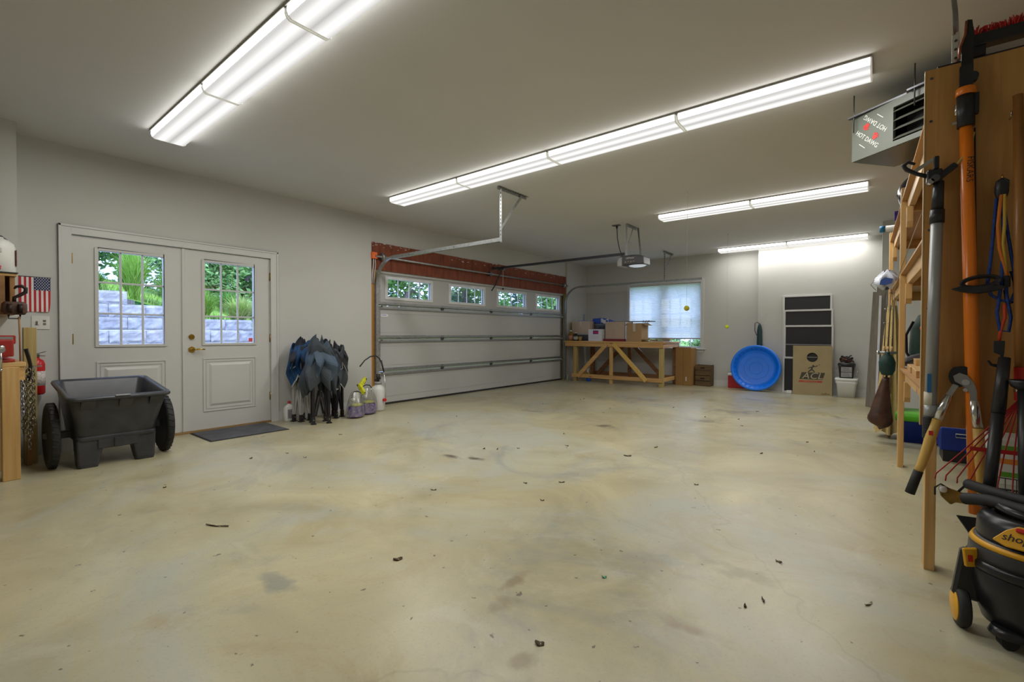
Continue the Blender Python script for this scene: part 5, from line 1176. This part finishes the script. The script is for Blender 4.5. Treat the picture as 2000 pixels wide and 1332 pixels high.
def wheel(ang, rad_, cz, R, w_, hub):
    d = Vector((math.cos(ang), math.sin(ang), 0)); c = d*rad_+Vector((0,0,cz))
    M_ = Matrix.Translation(c) @ d.to_track_quat('Z','Y').to_matrix().to_4x4()
    o = MB().lathe([(.0,-w_),(R*.9,-w_),(R,-w_*.6),(R,w_*.6),(R*.9,w_),(0,w_)], 32).xf(M_).build('wheel', BLACKR, r)
    if hub: MB().lathe([(0,w_+.006),(R*.72,w_+.004),(R*.78,w_)], 32).xf(M_).build('hub_cap', VY, o)
wheel(math.radians(180+32), .205, .075, .075, .018, True); wheel(math.radians(32), .205, .075, .075, .018, True)
MB().bar(Vector((math.cos(math.radians(212)),math.sin(math.radians(212)),0))*.19+Vector((0,0,.11)), Vector((math.cos(math.radians(212)),math.sin(math.radians(212)),0))*.165+Vector((0,0,.30)), .09, .035, (math.cos(math.radians(302)),math.sin(math.radians(302)),0)).build('wheel_arch', VB, r, bevel=.01)
for a in (255, 330):
    d = Vector((math.cos(math.radians(a)), math.sin(math.radians(a)), 0))
    o = MB().lathe([(.05,.045),(.055,.05),(.045,.075)], 18).xf(Matrix.Translation(d*.135)).build('caster_boss', VB, r)
    MB().cyl(d*.14+Vector((-.012,.012,.026)), d*.14+Vector((.012,-.012,.026)), .0255, n=18).build('caster_wheel', BLACKR, o)
for a in (228, 20):
    d = Vector((math.cos(math.radians(a)), math.sin(math.radians(a)), 0)); t_ = Vector((-d.y, d.x, 0))
    MB().bar(d*.196+Vector((0,0,.255)), d*.205+Vector((0,0,.325)), .045, .012, t_).build('latch', VY, r, bevel=.004)
    MB().bar(d*.204+Vector((0,0,.275)), d*.206+Vector((0,0,.30)), .015, .014, t_).build('latch_pin', REDP, r)
# hose lying over the vacuum
def corr(path, rad, name, label, cat):
    P = [Vector(p) for p in path]; out = []; rr = []
    # catmull subdivide
    for i in range(len(P)-1):
        p0 = P[max(0,i-1)]; p1 = P[i]; p2 = P[i+1]; p3 = P[min(len(P)-1,i+2)]
        L_ = (p2-p1).length; k = max(2, int(L_/.004))
        for j in range(k):
            t = j/k; out.append(.5*((2*p1)+(p2-p0)*t+(2*p0-5*p1+4*p2-p3)*t*t+(-p0+3*p1-3*p2+p3)*t**3))
    rr = [rad*(1.0 if (i//1) % 2 else .88) for i in range(len(out))]
    o = MB().tube(out, rr, 14).build(name, BLACKR); return tag(o, label, cat)
corr([(.30,2.70,.50),(.36,2.60,.505),(.45,2.50,.51),(.56,2.40,.52),(.70,2.30,.53),(.80,2.32,.50),(.83,2.45,.48)], .021, 'vacuum_hose', 'upper run of black ribbed hose lying over the vacuum', 'hose')
corr([(.28,2.60,.462),(.34,2.535,.485),(.40,2.465,.490),(.50,2.36,.498),(.62,2.26,.505)], .023, 'vacuum_hose', 'nearer run of black ribbed hose lying over the vacuum', 'hose')
r = thing('vacuum_wand', 'straight black vacuum wand leaning upright behind the hose', 'wand', (0,0,0))
MB().cyl((.352,2.66,.42),(.393,2.76,.80),.0205,.0205,20).build('lower_tube', BLACK, r); MB().cyl((.393,2.76,.80),(.416,2.81,1.03),.023,.019,20).build('upper_tube', BLACK, r)
r = thing('vacuum_wand', 'second black vacuum wand with a flared end at the frame edge', 'wand', (0,0,0))
MB().cyl((.452,2.62,.47),(.468,2.77,.90),.0205,.0205,20).build('tube', BLACK, r); MB().lathe([(.021,0),(.040,.015),(.048,.04),(.044,.042),(.018,.01)],24).xf(Matrix.Translation((.468,2.77,.90))).build('flared_end', BLACK, r)
# small clutter under the panel
r = thing('caulk_tool', 'yellow and brown hand tool hung behind the hose', 'tool', (.265,2.93,.375))
MB().prism([(-.035,.03),(-.01,.04),(.05,.025),(.05,-.02),(.02,-.02),(.005,-.035),(-.012,-.02),(-.03,.0)], (0,.012,0), (1,0,0), (0,0,1), .024).build('body', mat('tool_mustard', (.26,.16,.03), .6, var=.4, vs=30), r, bevel=.004)
MB().ball((-.022,-.006,.032),.017,n=10).build('white_cap', WHITEP, r)
MB().tube([(.0,-.004,.035),(-.03,-.006,.055),(-.05,-.006,.035),(-.05,-.006,.0)],.004,6).build('cord', BLACK, r); MB().tube([(.03,0,.03),(.06,.01,.07),(.08,.02,.09)],.005,6).build('cord', BLACK, r)
tag(MB().prism([(-.05,.03),(.05,.035),(.05,-.03),(-.01,-.035)], (.325,2.80,.30), (1,0,0), (0,.3,1), .012).build('dust_pan', BLACK, bevel=.003), 'black dustpan corner behind the vacuum lid', 'dustpan')
bin_('blue_tote', 'blue storage tote with a bright green lid under the shelf', .15,.70,6.30,6.85,.001,.30,mat('tote_blue', (.008,.03,.24), .35, var=.1),mat('tote_green', (.10,.48,.02), .4),.075,'tote')
r = thing('blue_crate', 'blue plastic box with a white outlined handle under the panel', 'box', (.60,5.75,0))
MB().box(-.14,.22,-.15,.15,.001,.10).build('base', BLACK, r); MB().box(-.16,.24,-.16,.16,.10,.30).build('body', mat('tote_blue', (.008,.03,.24), .35), r, bevel=.008)
MB().tube([(-.06,-.164,.225),(.06,-.164,.225),(.06,-.164,.255),(-.06,-.164,.255)],.004,6,closed=True).build('handle_outline', WHITEP, r)
r = thing('white_tub', 'white tub with a green and orange label under the shelf', 'tub', (.78,4.75,0))
m = MB(); loft(m, [rrect(-.16,.14,-.16,.16,.03,.001),rrect(-.17,.15,-.17,.17,.03,.42)]); m.build('tub', WHITEP, r)
MB().box(-.12,.12,-.1745,-.168,.10,.40).build('label', mat('tub_label', (.60,.58,.54), .6, var=.05), r)
for z, m_ in ((.33,mat('label_green', (.10,.30,.03), .5)),(.15,mat('label_green', (.10,.30,.03), .5)),(.24,mat('label_orange', (.65,.22,.03), .5))): MB().box(-.115,.115,-.1755,-.1745,z,z+.035).build('label_band', m_, r)
r = thing('wire_basket', 'black wire basket on the floor behind the hose', 'basket', (.70,4.15,0))
for k in range(9):
    x = -.2+.05*k; MB().tube([(x,-.15,.20),(x,-.13,.01),(x,.13,.01),(x,.15,.20)],.003,5).build('wire', BLACK, r)
for z in (.05,.125,.20): MB().tube([(-.21,-.15,z),(.21,-.15,z),(.21,.15,z),(-.21,.15,z)],.0035,5,closed=True).build('hoop', BLACK, r)

# on the shelves
def shelf_pt(x, y): 
    c, s_ = math.cos(.021), math.sin(.021); return (.2+x*c-y*s_, 3.0+x*s_+y*c)
for i, (y, z, lb) in enumerate(((1.30,.844,'short pine board end, lower one on the low shelf'),(1.75,.844,'short pine board end behind the lower one'))):
    p = shelf_pt(.22, y); tag(MB().box(p[0]-.20,p[0]+.16,p[1]-.30,p[1]+.14,z+.0,z+.045).build('board_offcut', WOODPX, bevel=.002), lb, 'board')
p = shelf_pt(.24,1.75); tag(MB().box(p[0]-.18,p[0]+.16,p[1]-.10,p[1]+.20,.8905,.935).build('board_offcut', WOODPX, bevel=.002), 'pine board end stacked on top of the others', 'board')
p = shelf_pt(.30,2.65)
r = thing('backpack', 'dark green backpack on the low shelf', 'backpack', (p[0],p[1],.8435))
m = MB(); loft(m, [rrect(-.20,.20,-.16,.16,.06,0.),rrect(-.22,.22,-.19,.18,.08,.12),rrect(-.21,.21,-.17,.17,.08,.34),rrect(-.16,.18,-.12,.14,.07,.46),rrect(-.08,.10,-.06,.07,.05,.50)]); m.build('body', mat('pack_green', (.008,.028,.02), .7, var=.4, vs=9, bump=.3, bs=18), r)
MB().tube([(-.20,-.14,.40),(-.25,-.17,.28),(-.245,-.17,.12),(-.20,-.15,.03)],.014,8,flat=.5).build('strap', BLACK, r); MB().tube([(-.05,-.05,.49),(0,-.06,.53),(.05,-.05,.49)],.008,8).build('grab_loop', BLACK, r)
MB().box(-.12,.12,-.205,-.175,.06,.26).build('front_pocket', mat('pack_green2', (.012,.035,.028), .7), r, bevel=.015)
p = shelf_pt(.16,2.05)
r = thing('thermos_flask', 'dark green flask with a red cap on the low shelf', 'flask', (p[0]+.0,p[1],.8435))
MB().lathe([(.04,0),(.045,.01),(.045,.23),(.04,.24)],20).build('body', mat('flask_green', (.01,.05,.035), .35, var=.4, vs=50), r); MB().lathe([(.046,.24),(.046,.30),(.04,.305)],20).build('blue_collar', mat('flask_blue', (.02,.03,.18), .4), r)
MB().ball((0,0,.335),.055,n=16,sc=(1,1,.62)).build('cap', mat('flask_red', (.60,.015,.015), .35), r)
p = shelf_pt(.12,2.25); r = thing('grey_pouch', 'folded grey and black pouch on the low shelf', 'pouch', (p[0],p[1]+.22,.844))
MB().prism([(-.10,0),(.12,0),(.10,.03),(.02,.12),(-.08,.08)], (0,.06,0), (1,0,0), (0,0,1), .12).build('pouch', mat('pouch_grey', (.11,.11,.115), .7), r, bevel=.01); MB().bar((-.10,-.065,.03),(.08,-.065,.10),.02,.006).build('flap_trim', BLACK, r)
p = shelf_pt(.18,2.75); r = thing('dark_ball', 'shiny dark navy ball on the top shelf', 'ball', (p[0]-.01,p[1],2.264))
MB().ball((0,0,.19),.19,n=28).build('shell', mat('navy_ball', (.018,.018,.035), .22, var=.2), r); MB().cyl((-.188,0,.19),(-.193,0,.19),.012,n=12).build('valve', BLACK, r)
p = shelf_pt(.02,3.6); r = thing('rolled_tube', 'white roll with blue taped end sticking out of the top shelf', 'roll', (p[0],p[1],2.2985))
MB().cyl((-.13,0,0),(.40,0,0),.034,n=20).build('roll', mat('roll_white', (.55,.53,.48), .6), r); MB().cyl((-.15,0,0),(-.10,0,0),.0355,n=20).build('blue_tape', mat('tape_blue', (.02,.18,.38), .5), r)
p = shelf_pt(.03,3.35); tag(MB().box(p[0]-.045,p[0]+.02,p[1]-.03,p[1]+.03,2.335,2.425).build('purple_box', mat('purple_print', (.05,.015,.22), .5, var=.5, vs=40), bevel=.002), 'tiny purple printed box under the dark ball', 'box')
p = shelf_pt(.30,1.0)
r = thing('clear_bag_of_parts', 'crumpled clear bag on the middle shelf', 'bag', (p[0],p[1]+1.0,1.645)); MB().ball((0,0,.15),.16,n=20,sc=(1,1.2,.9)).build('film', CLEARB, r); MB().ball((0,0,.08),.09,n=14,sc=(1,1,.8)).build('contents', mat('grey_parts', (.3,.3,.3), .4, var=.6, vs=40), r)
tag(MB().cyl((shelf_pt(.07,.5)[0],3.35,1.70),(shelf_pt(.07,1.9)[0]-.01,5.0,1.69),.016,n=12).build('silver_tube', STEEL), 'silver tube lying along the front of the middle shelf', 'tube')
tag(MB().tube([(.20,3.25,1.86),(.17,4.0,1.78),(.135,4.9,1.66),(.10,5.35,1.50),(.085,5.5,1.35)],.003,5).build('thin_wire', mat('wire_tan', (.35,.30,.20), .5)), 'thin tan wire bowing across the front of the shelf', 'wire')
# hanging between the posts and the planks
r = thing('patio_umbrella', 'folded cream canvas umbrella leaning at the end of the shelf', 'umbrella', (.10,6.55,0))
def umb(a,b):
    th = 2*PI*a; R = .035+.085*(1-b)**.8+.012*math.sin(11*th)*(1-b*.5); 
    return Vector((R*math.cos(th)+.02*b, R*1.2*math.sin(th)+.35*b, .06+1.40*b+.02*math.sin(5*th)*(1-b)))
MB().grid(umb, 66, 12, smooth=False).build('canvas', mat('canvas_cream', (.46,.34,.13), .8, var=.12, vs=8, stretch=(4,4,.3)), r, thick=.003)
MB().cyl((0,0,.001),(.02,.36,1.52),.014,n=12).build('pole', ASHW, r)
rdm = random.Random(9)
for i, (x, y, zt_, lb) in enumerate(((.03,6.35,1.55,'fishing rod with a cork grip, left of the three by the shelf'),(.062,6.26,1.62,'fishing rod with a cork grip, middle of the three by the shelf'),(.094,6.30,1.58,'fishing rod with a cork grip, right of the three by the shelf'))):
    r = thing('fishing_rod', lb, 'fishing rod', (x+.0,y,0))
    MB().cyl((0,0,.35),(.035,.10,zt_),.007,.003,10).build('blank', BLACK, r)
    for z0, z1 in ((.50,.74),(.90,1.0)): MB().cyl((.035*(z0-.35)/(zt_-.35),.1*(z0-.35)/(zt_-.35),z0),(.035*(z1-.35)/(zt_-.35),.1*(z1-.35)/(zt_-.35),z1),.0135,.011,14).build('cork_grip', mat('cork', (.44,.28,.13), .8, var=.2, vs=60), r)
    MB().cyl((.012,.02,.80),(.016,.02,.88),.020,.018,14).build('reel', BLACK, r); MB().cyl((-.0,0,.35),(-.001,0,.28),.012,.010,12).build('butt_cap', BLACK, r)
    for z in (1.1,1.25,1.4): MB().tube([(.035*(z-.35)/(zt_-.35)+.008*math.cos(2*PI*k/10)-.01,.1*(z-.35)/(zt_-.35),z+.008*math.sin(2*PI*k/10)) for k in range(10)],.0015,5,closed=True).build('line_guide', STEEL, r)
r = thing('rod_rail', 'short grey metal rail holding the fishing rods', 'rail', (.05,6.30,.935)); MB().cyl((-.06,-.05,0),(.10,-.05,0),.014,n=14).build('bar', GALV, r); MB().cyl((-.065,-.05,0),(-.045,-.05,0),.020,n=14).build('end_collar', STEEL, r); MB().bar((.09,-.05,0),(.09,.06,0),.02,.02).build('arm', GALV, r)
r = thing('stuff_sack', 'dark green drawstring sack hanging from the rail', 'sack', (.072,6.16,.70))
MB().lathe([(.0,0),(.05,.008),(.075,.06),(.078,.14),(.055,.20),(.02,.225),(.028,.245)],22,sx=.9,sy=.8).build('sack', mat('sack_green', (.012,.045,.038), .6, var=.35, vs=12, bump=.25, bs=22), r); MB().tube([(-.02,0,.225),(-.01,-.01,.27),(.01,-.01,.27),(.02,0,.225)],.004,6).build('drawstring', BLACK, r)
r = thing('leather_bag', 'brown leather bag hanging low beside the planks', 'bag', (.005,6.18,.18))
MB().grid(lambda a,b: Vector(((.115*min(1,b/.16)**.5*(1-.86*b**.8)+.010)*math.cos(2*PI*a)*(1+.10*math.sin(5*2*PI*a+6*b))+.06*b, (.095*min(1,b/.16)**.5*(1-.86*b**.8)+.010)*math.sin(2*PI*a), -.03+.53*b-.02*(1-b)*math.cos(2*PI*a))),44,16).build('bag', mat('brown_leather', (.070,.028,.014), .5, var=.5, vs=9, bump=.2, bs=14), r, thick=.004)
MB().tube([(.06,.02,.49),(.07,.05,.60),(.075,.06,.75)],.007,6).build('strap', mat('brown_leather', (.07,.028,.014), .5), r)
r = thing('grocery_bag', 'crumpled white and blue plastic bag hanging on the shelf post', 'bag', (.07,6.9,1.66))
MB().grid(lambda a,b: Vector((.11*math.sin(PI*(.12+.8*b))*math.cos(2*PI*a)*(1+.16*math.sin(7*2*PI*a+5*b)), .09*math.sin(PI*(.12+.8*b))*math.sin(2*PI*a)*(1+.16*math.sin(5*2*PI*a)), .20*b+.02*math.sin(6*PI*a))),44,10,smooth=False).build('film', mat('bag_film', (.52,.55,.62), .3, var=.1, vs=12), r, thick=.002)
MB().prism([(-.05,.04),(.0,.03),(.06,.05),(.07,.10),(.0,.12),(-.04,.09)], (-.02,-.112,.0), (1,0,0), (0,0,1), -.004).build('blue_print', mat('bag_blue', (.05,.12,.45), .5), r)
MB().tube([(-.05,0,.06),(-.12,-.02,.10),(-.15,-.02,.05),(-.10,-.03,-.02)],.003,5).build('wire_loop', DARKSTEEL, r)
# white and dark strips leaning beside the planks
tag(MB().bar((-.02,9.02,.001),(.015,9.0,1.72),.03,.02,(0,1,0)).build('white_strip', mat('strip_white', (.62,.62,.66), .5), bevel=.002), 'white trim strip leaning behind the fishing rods', 'strip')

# heater on the ceiling
e1 = Vector((.775,-.632,0)); e2 = Vector((.632,.775,0))
r = thing('unit_heater', 'grey-green ceiling unit heater with louvres behind the shelf panel', 'heater', (-.172,4.27,2.405)); r.rotation_euler = (0,0,math.atan2(e1.y,e1.x))
HG = mat('heater_green', (.105,.118,.092), .45, var=.06); HGI = mat('heater_inside', (.012,.012,.012), .6)
Wd, Dp, Ht = .70, .40, .315
m = MB().box(0,.30,0,.02,0,Ht).box(.30,Wd,0,.02,0,.035).box(.30,Wd,0,.02,Ht-.05,Ht).box(Wd-.03,Wd,0,.02,.035,Ht-.05)
m.build('front_panel', HG, r, merge=False)
MB().box(0,Wd,.02,Dp,Ht-.006,Ht).build('top_sheet', HG, r); MB().box(0,.006,.02,Dp,0,Ht-.006).build('side_sheet', HG, r); MB().box(Wd-.006,Wd,.02,Dp,0,Ht-.006).build('side_sheet', HG, r)
MB().box(.006,Wd-.006,.02,Dp,0,.006).build('bottom_sheet', mat('heater_bottom', (.16,.165,.14), .25, .6), r); MB().box(.006,Wd-.006,Dp-.006,Dp,.006,Ht-.006).build('back_sheet', HG, r)
MB().box(.30,Wd-.03,.12,.13,.035,Ht-.05).build('heat_exchanger', HGI, r)
for k in range(4):
    z = .06+k*.062; MB().bar((.305,.018,z),(Wd-.035,.018,z),.055,.004,(0,-.55,.83)).build('louvre', mat('louvre_metal', (.22,.225,.19), .3, .5), r)
for x in (.03,.45):
    MB().cyl((x,-.02,Ht-.11),(x,-.02,.4745),.004,n=8).build('hanger_rod', DARKSTEEL, r)
    MB().bar((x-.04,-.02,Ht+.006),(x+.35,.02,Ht+.006),.03,.012).build('hanger_angle', DARKSTEEL, r)
WL = mat('heater_white', (.70,.70,.66), .5)
for cx, cz, ang in ((.175,.215,180),(.115,.125,0)):
    fM = frame((cx,-.0006,cz),(1,0,0),(0,0,1)) @ Matrix.Rotation(math.radians(-45+ang),4,'Z')
    text_obj('heater_lettering', 'HOT DAWG', .042, WL, r, fM, .0006, 0., xscale=.95)
    paw = MB()
    for px, py, pr in ((0,0,.016),(-.018,.016,.007),(-.006,.024,.007),(.008,.022,.007),(.018,.012,.007)):
        paw.prism([(px+pr*math.cos(2*PI*i/12), py+pr*math.sin(2*PI*i/12)) for i in range(12)], (0,0,0),(1,0,0),(0,1,0),.0012)
    paw.xf(fM @ Matrix.Translation((.045,.036,0))).build('paw_mark', mat('paw_red', (.55,.02,.015), .5), r, merge=False)
    MB().box(-.03,.03,-.052,-.048,0,.0012).xf(fM).build('accent_line', WL, r)

# ================================================================== OUTSIDE
def ztop(y):      # height of the bank along the retaining wall
    pts = ((-6,2.0),(1.75,1.8),(2.25,1.6),(3.1,1.4),(4.2,1.2),(5.2,.8),(6.5,.3),(8,.0),(60,.0))
    for (a, za), (b, zb) in zip(pts, pts[1:]):
        if a <= y <= b: return za+(zb-za)*(y-a)/(b-a)
    return pts[0][1] if y < pts[0][0] else 0
def ground_z(x, y):
    if x > -9.25: return -.04
    d = -9.25-x
    return max(-.04, ztop(y)-.06+.17*min(d, 6)+.06*max(0, d-6))+.05*math.sin(x*1.3+y)*min(1, d)
LAWN = mat('lawn', (.16, .30, .045), .9, var=.45, vs=3, bump=.5, bs=40)
m = MB().grid(lambda a, b: Vector((-9.26-34*a**1.6, -8+48*b, ground_z(-9.27-34*a**1.6, -8+48*b))), 40, 90); struct(m.build('lawn_bank', LAWN), 'grassy bank rising behind the retaining wall')
m = MB().box(-9.26, -6.25, -8, 40, -.2, -.04); struct(m.build('driveway', mat('driveway_concrete', (.62, .61, .59), .85, var=.12, vs=2)), 'pale concrete driveway outside')
m = MB().box(-6.2, 20, 10.95, 40, -.3, -.1); struct(m.build('side_yard', LAWN), 'lawn outside the far window')
STN = [mat('split_stone_pale', (.42, .42, .44), .9, var=.3, vs=9, bump=.9, bs=16), mat('split_stone_mid', (.38, .38, .41), .9, var=.3, vs=9, bump=.9, bs=16), mat('split_stone_warm', (.44, .43, .44), .9, var=.3, vs=9, bump=.9, bs=16)]
wallr = thing('retaining_wall', 'grey split-stone block retaining wall outside the double door', 'wall', (-9.0, 0, -.04))
protos = []
rd = random.Random(21)
for v in range(6):
    m = MB(); L, hh = .446, .196
    def face(a, b): 
        e = min(a, 1-a, b*.5, (1-b)*.5)*14; return Vector((.022*min(1, e)+rd.uniform(-.009, .009)+.010*math.sin(a*5+v)*math.sin(b*4+2*v), (a-.5)*L, b*hh))
    m.grid(face, 10, 5, smooth=False); m.box(-.22, -.002, -L/2, L/2, 0, hh)
    protos.append(m.build('stone_block', STN[v % 3], wallr, merge=False))
used = set()
for row in range(9):
    y = -2.4+(.225 if row % 2 else 0)
    while y < 5.6:
        if (row+1)*.2 <= ztop(y)+.10:
            v = rd.randrange(6)
            if v not in used: o = protos[v]; used.add(v)
            else: o = dup(protos[v], wallr)
            o.location = (-.012*row, y, row*.2)
        y += .45
def blade_clump(name, label, loc, n_, h_, spread, cols, seed):
    rd = random.Random(seed); r = thing(name, label, 'grass', loc)
    for ci, c in enumerate(cols):
        m = MB()
        for i in range(n_//len(cols)):
            a = rd.uniform(0, 2*PI); L = h_*rd.uniform(.6, 1.15); out = spread*rd.uniform(.15, 1); w_ = rd.uniform(.006, .013)
            b0 = Vector((rd.uniform(-.07, .07), rd.uniform(-.07, .07), -.05)); d = Vector((math.cos(a), math.sin(a), 0)); t = Vector((-d.y, d.x, 0))*w_
            vs = []; 
            for k in range(6):
                f = k/5; p = b0+d*out*f**1.7+Vector((0, 0, L*(f-.42*f**2.6*(out/spread)))); ww = 1-f*.9; vs += [p-t*ww, p+t*ww]
            m.add(vs, [(2*k, 2*k+1, 2*k+3, 2*k+2) for k in range(5)])
        o = m.build('blades', c, r, merge=False); o['kind'] = 'stuff'
    return r
G1 = mat('blade_green', (.22, .42, .05), .6, var=.2); G2 = mat('blade_lime', (.36, .55, .10), .6, var=.2); G3 = mat('blade_straw', (.55, .56, .26), .6, var=.15); G4 = mat('blade_deep', (.07, .24, .05), .6, var=.2)
for i, (x, y, h_, sp, cols, n_, lb) in enumerate((
    (-9.55, 2.05, .95, .55, (G1, G2), 700, 'tall fountain grass seen through the left door panes'),
    (-9.50, 1.55, .40, .35, (G1, G4), 300, 'low green grass tuft on the stone wall at the left door'),
    (-9.60, 2.60, .80, .55, (G2, G1), 600, 'lime fountain grass between the two door windows'),
    (-9.55, 3.05, .55, .45, (G1, G2), 500, 'green grass tuft at the left of the right door window'),
    (-9.45, 3.60, .62, .55, (G3, G2), 700, 'pale straw-coloured fountain grass in the right door window'),
    (-9.50, 4.15, .60, .5, (G3, G1), 500, 'straw and green grass tuft at the end of the stone wall'),
    (-11.2, 3.4, .55, .5, (G4, G1), 500, 'deep green grass tuft on the bank, nearest the right door'),
    (-11.4, 4.1, .55, .5, (G4, G1), 500, 'deep green grass tuft further along the bank'),
    (-11.3, 4.9, .55, .5, (G4, G1), 500, 'deep green grass tuft at the far end of the bank'))):
    blade_clump('fountain_grass', lb, (x, y, ground_z(x, y)+.03), n_, h_, sp, cols, 50+i)
m = MB(); rd = random.Random(77)
for i in range(9000):
    x = -9.35-rd.random()**1.4*6; y = rd.uniform(-1.5, 7.5); z = ground_z(x, y)-.01; a = rd.uniform(0, 6.28); h_ = rd.uniform(.05, .13); t = Vector((math.cos(a), math.sin(a), 0))*.007
    p = Vector((x, y, z)); m.add([p-t, p+t, p+Vector((rd.uniform(-.04, .04), rd.uniform(-.04, .04), h_))], [(0, 1, 2)])
o = m.build('lawn_grass', G2, merge=False); o['kind'] = 'stuff'; o['label'] = 'short bright grass growing on the bank'; o['category'] = 'grass'
BARK = mat('bark', (.16, .13, .12), .9, var=.35, vs=8, bump=.6, bs=20, stretch=(3, 3, .6))
LEAFS = [mat('foliage_green', (.085, .22, .085), .6, var=.4, vs=1.5), mat('foliage_blue_green', (.085, .20, .14), .6, var=.4, vs=1.5), mat('foliage_light', (.17, .32, .09), .6, var=.4, vs=1.5)]
def tree_proto(seed, h_, low, rad, leafm, nleaf, lsize):
    rd = random.Random(seed); tr = MB()
    pts = [(rd.uniform(-.1, .1)*k, rd.uniform(-.1, .1)*k, h_*k/5-.3) for k in range(6)]
    tr.tube(pts, [.17, .15, .13, .10, .06, .03], 10)
    lf = MB()
    for b in range(26):
        z = low+(h_-low)*rd.random(); a = rd.uniform(0, 2*PI); R = rad*(1.05-.6*(z-low)/(h_-low))*rd.uniform(.55, 1.)
        e = Vector((math.cos(a)*R, math.sin(a)*R, z+rd.uniform(-.3, .5))); s0 = Vector((0, 0, z-.3))
        tr.tube([s0, s0.lerp(e, .5)+Vector((0, 0, .12)), e], [.04, .025, .01], 5)
        for i in range(nleaf//26):
            c = s0.lerp(e, rd.uniform(.25, 1.08))+Vector((rd.gauss(0, .28), rd.gauss(0, .28), rd.gauss(0, .24)))
            u = Vector((rd.gauss(0, 1), rd.gauss(0, 1), rd.gauss(0, .6))).normalized(); w_ = u.orthogonal().normalized(); s_ = lsize*rd.uniform(.6, 1.2)
            lf.add([c-u*s_, c+w_*s_*.45, c+u*s_, c-w_*s_*.45], [(0, 1, 2, 3)])
    return tr, lf, leafm
def make_tree(seed, h_, low, rad, leafm, nleaf, lsize):
    tr, lf, lm_ = tree_proto(seed, h_, low, rad, leafm, nleaf, lsize)
    r = thing('woodland_tree', '', 'tree', (0, 0, 0)); tr.build('trunk', BARK, r, merge=False)
    o = lf.build('foliage', lm_, r, merge=False); o['kind'] = 'stuff'; return r
protoT = [make_tree(1, 7.5, .5, 2.1, LEAFS[0], 5200, .13), make_tree(2, 8.5, 1.2, 2.0, LEAFS[1], 5200, .13), make_tree(3, 6.0, .3, 1.9, LEAFS[2], 5200, .12)]
used = set()
for i, (x, y, k, s_) in enumerate(((-15.5,1.6,0,1.),(-17.5,3.6,1,1.1),(-16.0,5.4,2,.9),(-18.0,7.2,0,1.1),(-19.5,2.2,1,1.2),(-20,5.4,0,1.2),(-14.8,8.6,1,.9),(-13.8,11.2,2,.9),(-16.5,10.6,0,1.1),(-15.2,13.6,1,1.),(-13.2,15.0,2,1.),(-16.2,16.6,0,1.2),(-13.6,18.2,1,1.1),(-11.4,17.4,2,.9),(-11.6,20.5,0,1.1),(-14.2,21.5,1,1.2),(-9.6,20.0,2,1.),(-22,9,1,1.3),(-20,13,0,1.3),(-18.5,19,2,1.3),(-13.5,4.2,2,.55),(-22,1,0,1.3),(-12.2,24,1,1.3),(-9.5,24.5,0,1.2))):
    o = protoT[k] if k not in used else copy_tree(protoT[k])
    used.add(k); o.location = (x, y, ground_z(x, y)-.1); o.scale = (s_, s_, s_); o.rotation_euler = (0, 0, i*1.7)
    door = y/-x < .45
    o['label'] = ('leafy woodland tree beyond the lawn, seen through the double door' if door else 'leafy woodland tree beyond the driveway, seen through the garage door windows')
    o['category'] = 'tree'; o['group'] = 'trees beyond the double door' if door else 'trees beyond the driveway'
# bushes outside the far window
for i, (x, y, s_) in enumerate(((-3.6,12.6,.36),(-4.9,12.9,.36),(-2.2,13.4,.4))):
    o = copy_tree(protoT[2]); o.name = 'shrub'; o.location = (x, y, -.35); o.scale = (s_, s_, s_*.6); o.rotation_euler = (0, 0, i*2.1)
    o['label'] = 'leafy shrub just outside the shaded window'; o['category'] = 'shrub'; o['group'] = 'shrubs outside the far window'

# ================================================================== FLOOR LITTER
LF = mat('dry_leaf', (.07, .045, .02), .8, var=.4, vs=40); LF2 = mat('pale_chip', (.50, .46, .36), .8); GRN = mat('green_chip', (.05, .28, .14), .6)
rd = random.Random(99)
spots = [(-4.06,.62),(-3.48,.47),(-2.2,.6)]
def litter(x, y, L, w_, rz, m_, label, nm='dry_leaf', group=None):
    m = MB().grid(lambda a, b: Vector(((a-.5)*L, (b-.5)*w_*math.sin(PI*(.12+.8*a)), .002+.006*abs(a-.5)+.004*math.sin(5*a+3*b))), 5, 3)
    o = m.build(nm, m_, thick=.0012); o.location = (x, y, 0); o.rotation_euler = (0, 0, rz); tag(o, label, 'debris', group)
for i in range(34):
    t = rd.random(); x = rd.uniform(-5.0, -.2); y = rd.uniform(.9, 7.5)
    if y < 1.6 and x > -.8: x -= 1.2
    litter(x, y, rd.uniform(.018, .05), rd.uniform(.008, .02), rd.uniform(0, 3), LF, 'tiny dry leaf fragment lying on the concrete floor', 'dry_leaf', 'leaf bits on the floor')
litter(-3.0,1.02,.15,.02,.5,LF,'long dark twig of leaf litter on the near left floor','twig')
litter(-1.86,1.43,.045,.035,.9,LF,'curled brown leaf on the floor at lower centre left')
litter(-.95,1.36,.035,.03,.2,LF,'brown leaf nearest the bottom edge of the view')
litter(-1.80,3.98,.07,.05,.3,LF,'large brown leaf in the middle of the floor')
litter(-.98,1.92,.022,.02,.3,GRN,'small green chip on the floor','paint_chip')
litter(-.02,2.42,.05,.012,1.1,LF2,'pale curled shaving on the floor before the shelf','wood_shaving')
